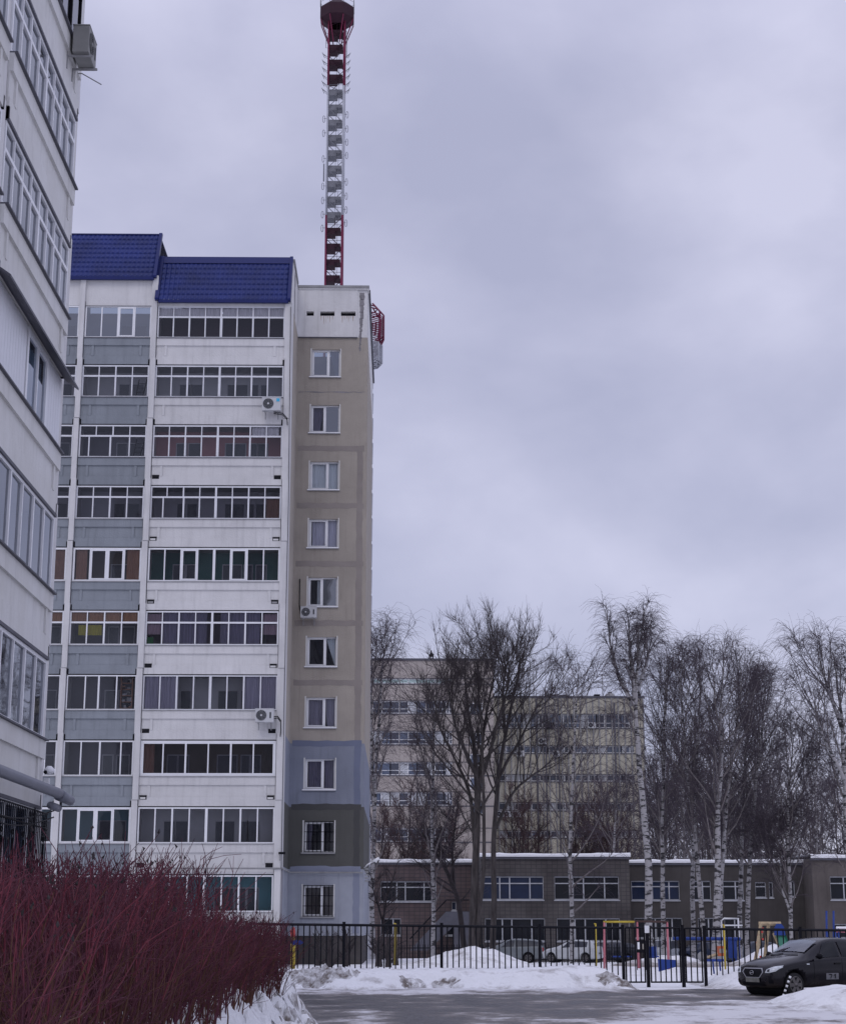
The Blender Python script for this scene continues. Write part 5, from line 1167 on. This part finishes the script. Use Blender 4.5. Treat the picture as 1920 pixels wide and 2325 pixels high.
patch('side_repeater', [(.78, .80), (.88, .80), (.88, .83), (.78, .83)], LAMP, .01, 1, dens=2)
d1 = patch('door_number', [(.22, .42), (-.22, .42), (-.22, .58), (.22, .58)], DIGIT, .006, 1, dens=4)
# the photo shows the figures 71 on the door (x runs towards the nose, so text runs towards -x)
patch('digit', [(.14, .555), (.02, .555), (.02, .53), (.14, .53)], BLACK, .012, 1, d1, dens=1); patch('digit', [(.045, .53), (.02, .53), (.06, .445), (.09, .445)], BLACK, .012, 1, d1, dens=1)
patch('digit', [(-.08, .555), (-.115, .555), (-.115, .445), (-.08, .445)], BLACK, .012, 1, d1, dens=1); patch('digit', [(-.05, .53), (-.08, .555), (-.08, .525), (-.05, .505)], BLACK, .012, 1, d1, dens=1)
for s_ in (-1, 1):
    m = MB(); m.tube([(.55, s_*.84, 1.0), (.52, s_*.90, 1.01)], .03, UNDER, 6); m.tube([(.60, s_*.97, 1.02), (.56, s_*.97, 1.02), (.48, s_*.96, 1.02)], [.05, .085, .075], BLACKP, 10); m.build('mirror', bc)
m = MB(); m.tube([(.97, -.4, 1.035), (.86, -.05, 1.075)], .01, BLACKP, 5); m.tube([(.97, .1, 1.05), (.86, .5, 1.065)], .01, BLACKP, 5); m.build('wiper', bc)
m = MB(); m.box(-.7, -.1, -.55, .55, .2, .95, UNDER)
for s_ in (-.35, .35): m.box(-.1, .05, s_-.2, s_+.2, .5, 1.1, UNDER); m.box(-.08, .03, s_-.1, s_+.1, 1.12, 1.28, UNDER)
m.box(.55, .85, -.7, .7, .6, .92, UNDER); m.build('interior', bc)
# ================================================================ TREES
BARK_B = bpy.data.materials.new('birch_bark'); BARK_B.use_nodes = True; t = BARK_B.node_tree; b = t.nodes['Principled BSDF']; b.inputs['Roughness'].default_value = .9
tcn = nd(t, 'ShaderNodeTexCoord'); mpn = nd(t, 'ShaderNodeMapping'); mpn.inputs['Scale'].default_value = (1.6, 1.6, 5.5); t.links.new(tcn.outputs['Object'], mpn.inputs[0])
n = nd(t, 'ShaderNodeTexNoise'); n.inputs['Scale'].default_value = .9; n.inputs['Detail'].default_value = 5; n.inputs['Roughness'].default_value = .7; t.links.new(mpn.outputs[0], n.inputs['Vector'])
cr = nd(t, 'ShaderNodeValToRGB'); cr.color_ramp.elements[0].position = .44; cr.color_ramp.elements[0].color = (.03, .028, .03, 1); cr.color_ramp.elements[1].position = .50; cr.color_ramp.elements[1].color = (.33, .32, .325, 1)
t.links.new(n.outputs['Fac'], cr.inputs[0]); t.links.new(cr.outputs[0], b.inputs['Base Color'])
BARK_G = mat('grey_bark', (.085, .075, .073), .95, .65, 1.6, stretch=(4, 4, .5), bump=1, bscale=7)
BARK_D = mat('dark_bark', (.045, .038, .040), .95, .3, 2)
BRANCH_L = mat('birch_limb', (.19, .17, .17), .9, .4, 1.5, stretch=(1, 1, 3)); TWIG = mat('birch_twigs', (.078, .064, .078), .9); TWIG2 = mat('grey_twigs', (.07, .058, .062), .9); TWIG_R = mat('reddish_twigs', (.075, .045, .047), .9)
class TB:
    """numpy tube collector"""
    def __init__(s): s.V = []; s.Fs = []; s.n = 0; s.M = []
    def tube(s, P, r, k, mi=0):
        P = np.asarray(P, float); n = len(P); r = np.asarray(r, float)
        D = np.gradient(P, axis=0); D /= np.linalg.norm(D, axis=1)[:, None]+1e-9
        a = np.array([0, 0, 1.]) if abs(D[0, 2]) < .85 else np.array([1., 0, 0])
        X = a-D*(D@a)[:, None]; X /= np.linalg.norm(X, axis=1)[:, None]+1e-9; Y = np.cross(D, X)
        th = np.arange(k)*2*math.pi/k
        V = P[:, None, :]+(X[:, None, :]*np.cos(th)[None, :, None]+Y[:, None, :]*np.sin(th)[None, :, None])*r[:, None, None]
        i = np.arange(n-1)[:, None]*k; j = np.arange(k)[None, :]; j2 = (j+1) % k
        Fq = np.stack([i+j, i+j2, i+k+j2, i+k+j], -1).reshape(-1, 4)+s.n
        s.V.append(V.reshape(-1, 3)); s.Fs.append(Fq); s.M.append(np.full(len(Fq), mi)); s.n += n*k
    def build(s, name, mats, parent=None):
        me = bpy.data.meshes.new(name)
        if not s.V: return None
        V = np.concatenate(s.V).astype('f4'); Q = np.concatenate(s.Fs).astype('i4'); M = np.concatenate(s.M).astype('i4')
        me.vertices.add(len(V)); me.vertices.foreach_set('co', V.ravel()); me.loops.add(Q.size); me.loops.foreach_set('vertex_index', Q.ravel())
        me.polygons.add(len(Q)); me.polygons.foreach_set('loop_start', np.arange(0, Q.size, 4, dtype='i4')); me.polygons.foreach_set('loop_total', np.full(len(Q), 4, dtype='i4'))
        for m in mats: me.materials.append(m)
        me.polygons.foreach_set('material_index', M); me.polygons.foreach_set('use_smooth', np.ones(len(Q), bool)); me.update(calc_edges=True)
        o = bpy.data.objects.new(name, me); COL.objects.link(o)
        if parent: o.parent = parent
        return o
def unit(v): return v/(np.linalg.norm(v)+1e-9)
def perp(d, rng):
    a = rng.normal(size=3); a -= d*(a@d); return unit(a)
def grow(p, d, L_, n, jit, trop, rng):
    """polyline growing from p along d; trop bends up (+) or down (-)"""
    P = [p]; st_ = L_/n
    for i in range(n):
        d = unit(d+rng.normal(size=3)*jit+np.array([0, 0, trop])*(i+1)/n); p = p+d*st_; P.append(p)
    return np.array(P)
def interp(P, t):
    x = t*(len(P)-1); i = min(int(x), len(P)-2); f = x-i; return P[i]*(1-f)+P[i+1]*f, unit(P[i+1]-P[i])
def crown(tb, P, R0, rng, spec):
    """branches, sub-branches and twigs off one stem polyline"""
    H = np.linalg.norm(P[-1]-P[0])
    for k in range(spec['nb']):
        t_ = spec['t0']+(1-spec['t0'])*((k+rng.random())/spec['nb'])**spec.get('pw', .9); p, d = interp(P, min(t_, .99))
        ang = R(spec['ang']+rng.normal()*9); sd_ = perp(d, rng); dd = unit(d*math.cos(ang)+sd_*math.sin(ang))
        rel = (t_-spec['t0'])/(1-spec['t0']); L1 = spec['len']*(spec['shape'](rel))*(.7+.5*rng.random())
        Q = grow(p, dd, L1, 7, .09, spec.get('trop', .12), rng); r1 = max(.02, R0*(1-t_)*.42+.018); tb.tube(Q, np.linspace(r1, .012, 8), 4, 0)
        n2 = max(3, int(spec['n2']*L1/spec['len']))
        for _ in range(n2):
            t2 = .18+.8*rng.random(); p2, d2 = interp(Q, t2); a2 = R(28+rng.normal()*12); d3 = unit(d2*math.cos(a2)+perp(d2, rng)*math.sin(a2)); L2 = L1*.42*(1.1-t2*.6)*(.5+.7*rng.random())
            Q2 = grow(p2, d3, L2, 4, .14, spec.get('trop2', .02), rng); tb.tube(Q2, np.linspace(.017, .009, 5)*spec.get('tw', 1), 3, 1)
            for _ in range(spec['n3']):
                p3, d4 = interp(Q2, .25+.74*rng.random()); a3 = R(32+rng.normal()*14); d5 = unit(d4*math.cos(a3)+perp(d4, rng)*math.sin(a3)+np.array([0, 0, spec['droop0']]))
                Q3 = grow(p3, d5, spec['L3']*(.45+.8*rng.random()), 3, .10, spec['droop'], rng); tb.tube(Q3, np.array([.0085, .0075, .006, .004])*spec.get('tw', 1), 3, 1)
sh_birch = lambda r: .35+.75*math.sin(math.pi*min(1, r*.9+.12))**.8
BIRCH = dict(nb=34, t0=.25, ang=30, len=5.2, shape=sh_birch, n2=11, n3=6, L3=1.3, droop0=-.10, droop=-.55, trop=.16, trop2=.02)
WEEP = dict(BIRCH, nb=26, ang=30, len=5.0, n2=9, n3=5, L3=1.7, droop=-.75, droop0=-.2)
POPLAR = dict(nb=22, t0=.22, ang=38, len=5.8, shape=lambda r: 1.05-.6*r, n2=13, n3=6, L3=.95, droop0=.05, droop=.12, trop=.20, trop2=.10, tw=1.05)
SMALL = dict(nb=24, t0=.2, ang=50, len=3.6, shape=lambda r: 1-.6*r, n2=9, n3=6, L3=.8, droop0=0, droop=.05, trop=.05, trop2=.05)
THICK = dict(nb=30, t0=.12, ang=34, len=5.0, shape=sh_birch, n2=10, n3=6, L3=1.3, droop0=-.05, droop=-.4, trop=.15, trop2=0, tw=1.15)
def tree(label, Y, stems, spec, seed, bark=BARK_B, mats=None, name='birch_tree', cat='birch tree', group='bare birches', r0=.20, drop_top=42):
    """stems: list of pixel polylines (photo) from base to tip, all at depth ~Y, or world polylines"""
    rng = np.random.default_rng(seed); base = None
    tr = TB(); cb_ = TB(); b0 = at(*stems[0][0], Y)
    t = thing(name, label, cat, (b0.x, Y, gz(b0.x, Y)-.1), 0, group); O = np.array(t.location)
    for si, s_ in enumerate(stems):
        pts = [np.array(at(px, py if py > 2100 else py+drop_top*((2100-py)/700.0), Y))-O for px, py in s_]
        if si == 0: pts[0][2] = 0
        dy = rng.normal()*(.5 if si else 0); n = len(pts); D = []
        for i in range(n-1):
            for q in range(5): f = q/5; D.append(pts[i]*(1-f)+pts[i+1]*f)
        D.append(pts[-1]); D = np.array(D); m_ = len(D)
        D[1:-1] += rng.normal(size=(m_-2, 3))*np.array([.06, .25, .02]); 
        if si: D[:, 1] += np.linspace(0, dy*3, m_)
        # smooth
        for _ in range(2): D[1:-1] = (D[:-2]+2*D[1:-1]+D[2:])/4
        rr = r0*(1 if si == 0 else .5); rad = rr*(1-np.linspace(0, 1, m_))**.8+.015
        tr.tube(D, rad, 9); crown(cb_, D, rr, rng, spec if not isinstance(spec, list) else spec[min(si, len(spec)-1)])
    tr.build('trunk', [bark], t); cb_.build('crown', mats or [BRANCH_L, TWIG], t)
    return t
GM = [BARK_G, TWIG2]; DM = [BARK_D, TWIG2]
tree('birch growing tight behind the edge of the beige wing', 108, [[(846, 2175), (843, 2050), (850, 1850), (858, 1650), (868, 1470), (880, 1395)], [(850, 1830), (842, 1640), (846, 1420)]], dict(WEEP, nb=26, t0=.25, len=3.6), 1, r0=.16)
tree('thin speckled birch left of the big grey tree', 118, [[(981, 2165), (983, 2000), (980, 1850), (985, 1650), (992, 1530)]], dict(BIRCH, nb=42, t0=.16, len=4.0, n2=10), 2, r0=.15)
tree('biggest multi-stemmed grey tree, its limbs fanning over the pinkish building', 112, [[(1072, 2165), (1078, 1950), (1084, 1800), (1078, 1650), (1060, 1520), (1052, 1400)], [(1078, 1900), (1072, 1760), (1036, 1660), (996, 1560), (985, 1470)], [(1085, 1800), (1092, 1650), (1110, 1500), (1128, 1400)], [(1080, 1700), (1030, 1580), (1010, 1450)], [(1080, 2160), (1098, 1950), (1098, 1760), (1090, 1600), (1080, 1450), (1078, 1385)], [(1096, 1700), (1120, 1600), (1150, 1480), (1150, 1400)]], dict(POPLAR, nb=17, n2=13, n3=7, t0=.30), 3, BARK_G, GM, 'bare_tree', 'bare tree', 'bare broadleaf trees', r0=.27, drop_top=100)
tree('leaning grey tree with a wide crown beside the multi-stemmed one', 114, [[(1118, 2165), (1122, 2000), (1120, 1850), (1135, 1680), (1160, 1530), (1178, 1420), (1190, 1390)], [(1130, 1720), (1170, 1640), (1215, 1540), (1250, 1480)], [(1145, 1600), (1140, 1480), (1152, 1395)], [(1126, 1850), (1170, 1740), (1230, 1690), (1270, 1650)]], dict(POPLAR, nb=16, n2=11, t0=.32), 4, BARK_G, GM, 'bare_tree', 'bare tree', 'bare broadleaf trees', r0=.20, drop_top=90)
tree('dark crooked tree leaning left of the big grey trunks', 120, [[(1058, 2165), (1040, 2040), (1010, 1960), (975, 1900), (940, 1860)], [(1030, 2010), (1025, 1900), (1040, 1800)]], dict(SMALL, nb=20, len=4), 5, BARK_D, DM, 'bare_tree', 'bare tree', 'bare broadleaf trees', r0=.20)
tree('small crooked sapling right beside the pale blue wing corner', 90, [[(866, 2175), (868, 2080), (880, 2020), (900, 1970)], [(868, 2090), (850, 2030), (845, 1990)]], dict(SMALL, nb=12, len=1.8, n2=6, n3=4, L3=.5), 6, BARK_D, DM, 'bare_tree', 'bare tree', 'bare broadleaf trees', r0=.07)
tree('slender birch between the leaning grey tree and the tall forked birch', 108, [[(1297, 2160), (1296, 2000), (1294, 1850), (1300, 1700), (1306, 1560), (1312, 1500)]], dict(BIRCH, nb=36, t0=.12, len=4.6, ang=38, n2=9), 7, r0=.14)
tree('tallest birch, forked high up above the yellowish building', 104, [[(1474, 2165), (1470, 1950), (1458, 1760), (1440, 1620), (1448, 1480), (1460, 1370)], [(1437, 1590), (1405, 1530), (1385, 1450), (1372, 1370)], [(1440, 1580), (1428, 1460), (1425, 1390)], [(1446, 1560), (1480, 1470), (1478, 1395)]], [dict(WEEP, nb=20, t0=.42, len=2.6, pw=.75, ang=24, L3=1.4), dict(WEEP, nb=13, t0=.15, len=1.8, ang=24, L3=1.4), dict(WEEP, nb=11, t0=.1, len=1.6, ang=24, L3=1.4), dict(WEEP, nb=11, t0=.1, len=1.8, ang=24, L3=1.4)], 8, r0=.24, drop_top=15)
rgT = random.Random(4)
cl_ = [(1505, 2165, 1512, 1470, 112, 'birch with a narrow crown just right of the tallest one'), (1571, 2160, 1590, 1462, 116, 'second birch of the clump, with a dark pointed crown'), (1596, 2160, 1540, 1480, 110, 'clump birch leaning left with speckled lower trunk'), (1620, 2165, 1640, 1475, 106, 'thick birch trunk in the middle of the clump'), (1630, 2165, 1682, 1478, 109, 'birch rising right behind the thickest clump trunk'), (1678, 2160, 1700, 1510, 114, 'left of the twin trunks beside the wooden climbing frame'), (1696, 2160, 1735, 1530, 112, 'right of the twin trunks beside the wooden climbing frame')]
for k, (bx, by, tx, ty, Y, lb_) in enumerate(cl_):
    my = (by+ty)/2; tree(lb_, Y, [[(bx, by), (bx+(tx-bx)*.12+rgT.uniform(-5, 5), by-180), (bx+(tx-bx)*.4+rgT.uniform(-6, 6), my), (bx+(tx-bx)*.8, my-200), (tx, ty)]], dict(BIRCH, nb=34, t0=.28, len=4.6), 20+k, r0=.16 if k != 3 else .24)
tree('birch in front of the school corner near the right edge', 110, [[(1794, 2165), (1793, 2050), (1786, 1900), (1792, 1760), (1800, 1640)], [(1792, 2070), (1774, 1990), (1776, 1880)]], dict(BIRCH, nb=36, t0=.2, len=4.4), 31, r0=.14)
tree('wide weeping birch cut off by the right edge', 108, [[(1930, 2170), (1925, 1900), (1918, 1750), (1908, 1600), (1890, 1440)], [(1918, 1760), (1860, 1640), (1815, 1540)], [(1922, 1700), (1940, 1560), (1950, 1450)], [(1915, 1640), (1870, 1520), (1850, 1480)]], dict(WEEP, nb=16, t0=.15, len=3.8), 32, r0=.24)
for k, (bx, tx, ty, Y, lb_) in enumerate([(1385, 1400, 1800, 150, 'low dense birch left behind the school roof'), (1640, 1655, 1600, 160, 'middle birch behind the school roof'), (1745, 1750, 1640, 155, 'bushy birch behind the dark school wall'), (1850, 1855, 1620, 158, 'bushy birch behind the rightmost school wing'), (1560, 1545, 1560, 152, 'slim birch behind the school left of the clump')]):
    tree(lb_, Y, [[(bx, 2140), ((bx+tx)/2, 1900), (tx, ty)]], dict(THICK, nb=34), 40+k, r0=.15, mats=[BRANCH_L, TWIG])
# dense wood behind the school: crowns too interwoven to tell apart
def mass(name, label, cat, spots, spec, seed, mats, hvar=.2):
    rng = np.random.default_rng(seed); tb = TB()
    for x, Y, H in spots:
        z0 = gz(x, Y); Pm = grow(np.array([x, Y, z0]), np.array([0, 0, 1.]), H, 12, .025, .02, rng); tb.tube(Pm, np.linspace(.15, .02, 13), 5, 0)
        crown(tb, Pm, .15, rng, spec)
    o = tb.build(name, mats); tag(o, label, cat, kind='stuff'); return o
def xat(px, Y): return at(px, 2000, Y).x
sp = [(xat(rgT.uniform(1480, 2060), Y), Y, rgT.uniform(15, 24)) for Y in [rgT.uniform(165, 195) for _ in range(38)]]
mass('birch_wood', 'dense bare birch wood rising behind the school roof', 'wood', sp, dict(THICK, nb=24, n2=9, n3=5, len=5.5, tw=1.7), 70, [BRANCH_L, TWIG])
sp = [(xat(rgT.uniform(1160, 1420), Y), Y, rgT.uniform(11, 15.5)) for Y in [rgT.uniform(158, 172) for _ in range(15)]]+[(xat(rgT.uniform(845, 1060), Y), Y, rgT.uniform(9, 16)) for Y in [rgT.uniform(155, 170) for _ in range(10)]]
mass('thicket', 'reddish brown thicket between the school and the office blocks', 'thicket', sp, dict(SMALL, nb=26, len=4.0, n2=9, n3=6, tw=1.5, ang=34, t0=.3, trop=.15), 71, [BARK_D, TWIG_R])
sp = [(xat(rgT.uniform(700, 905), Y), Y, rgT.uniform(.9, 1.5)) for Y in [rgT.uniform(62, 72) for _ in range(7)]]
mass('low_shrubs', 'low bare shrubs poking from the snow behind the fence', 'shrub', [q for q in sp if q[0] > -6], dict(SMALL, nb=12, len=.8, n2=5, n3=3, L3=.25, t0=.05, tw=.5), 72, [BARK_D, TWIG2])
# ================================================================ RED HEDGE
RED1 = mat('red_bark_stem', (.155, .020, .038), .55, .35, 3, spec=.4); RED2 = mat('dark_maroon_twig', (.092, .022, .038), .7, .3, 3); RED3 = mat('brown_stem', (.10, .042, .028), .75, .3, 3)
hg = thing('hedge', 'dense leafless red-stemmed dogwood hedge along the snow bank', 'hedge', (-2.6, 20, .6))
rng = np.random.default_rng(9); O = np.array((-2.6, 20, .6)); stm = TB(); twg = TB(); bud = TB()
def hz(x, y): return max(0, h_hedgebank(x, y)) if y > 8 else .85
def htop(y): return (1.8+.031*y+.05*math.sin(y*1.3))*(1-smooth(16.2, 17.6, y))+(1.84+.05*math.sin(y*2.1)-.12*smooth(26, 29.5, y))*smooth(16.2, 17.6, y)
for k in range(1500):
    y = 8.3+21.2*rng.random()**1.12
    if y < 13 and rng.random() < .3: continue
    wd = 1.9; x = -1.95-wd*rng.random()**1.2
    zb = hz(x, y)-.02; top = htop(y)*(.80+.19*rng.random()**.6)+(.22 if rng.random() < .06 and y < 17 else 0)-(.35*(abs(x+2.7)/1.3)**3)
    Lh = max(.5, (top-zb)); lean = np.array([rng.normal()*.13+(.10 if x > -2.3 else 0), rng.normal()*.14, 1.])
    P = grow(np.array([x, y, zb]), unit(lean), Lh*1.0, 7, .075, .03, rng); r1 = .007+.006*rng.random(); near = y < 15
    mi = 0 if rng.random() < .6 else (1 if rng.random() < .5 else 2)
    R_ = np.linspace(r1, .0032, 8); cut_ = rng.integers(2, 6); stm.tube(P[:cut_+1]-O, R_[:cut_+1], 4 if near else 3, 2 if rng.random() < .6 else 1); stm.tube(P[cut_:]-O, R_[cut_:], 4 if near else 3, mi)
    for _ in range(8):
        p2, d2 = interp(P, .15+.82*rng.random()); a2 = R(30+12*rng.normal()); d3 = unit(d2*math.cos(a2)+perp(d2, rng)*math.sin(a2)); L2 = Lh*.38*(.4+.8*rng.random())
        Q = grow(p2, d3, L2, 4, .10, .10, rng)
        if Q[-1][2] > htop(y)+.06+(.12 if rng.random() < .15 else 0): Q = Q[:3]*np.array([1, 1, 1.])
        if Q[-1][2] > htop(y)+.12 and rng.random() < .8: continue
        twg.tube(Q-O, np.linspace(.0046, .0024, len(Q)), 3, (0 if rng.random() < .6 else 1) if p2[2] > 1.55 else (1 if rng.random() < .5 else 2))
        for _ in range(2):
            p3, d4 = interp(Q, .3+.6*rng.random()); d5 = unit(d4+perp(d4, rng)*.6); Q3 = grow(p3, d5, .10+.22*rng.random(), 2, .12, .08, rng); twg.tube(Q3-O, [.0034, .003, .0022], 3, 1)
            if rng.random() < .10 and Q3[-1][2] > 1.7: 
                e = Q3[-1]-O; bud.tube(np.array([e, e+rng.normal(size=3)*.006+np.array([0, 0, .012]), e+np.array([0, 0, .03])+rng.normal(size=3)*.008]), [.003, .010, .002], 4, 0)
stm.build('stems', [RED1, RED2, RED3], hg); twg.build('twigs', [RED1, RED2, RED3], hg); bud.build('dried_berries', [BARK_D], hg)
for o in hg.children: o['kind'] = 'stuff'
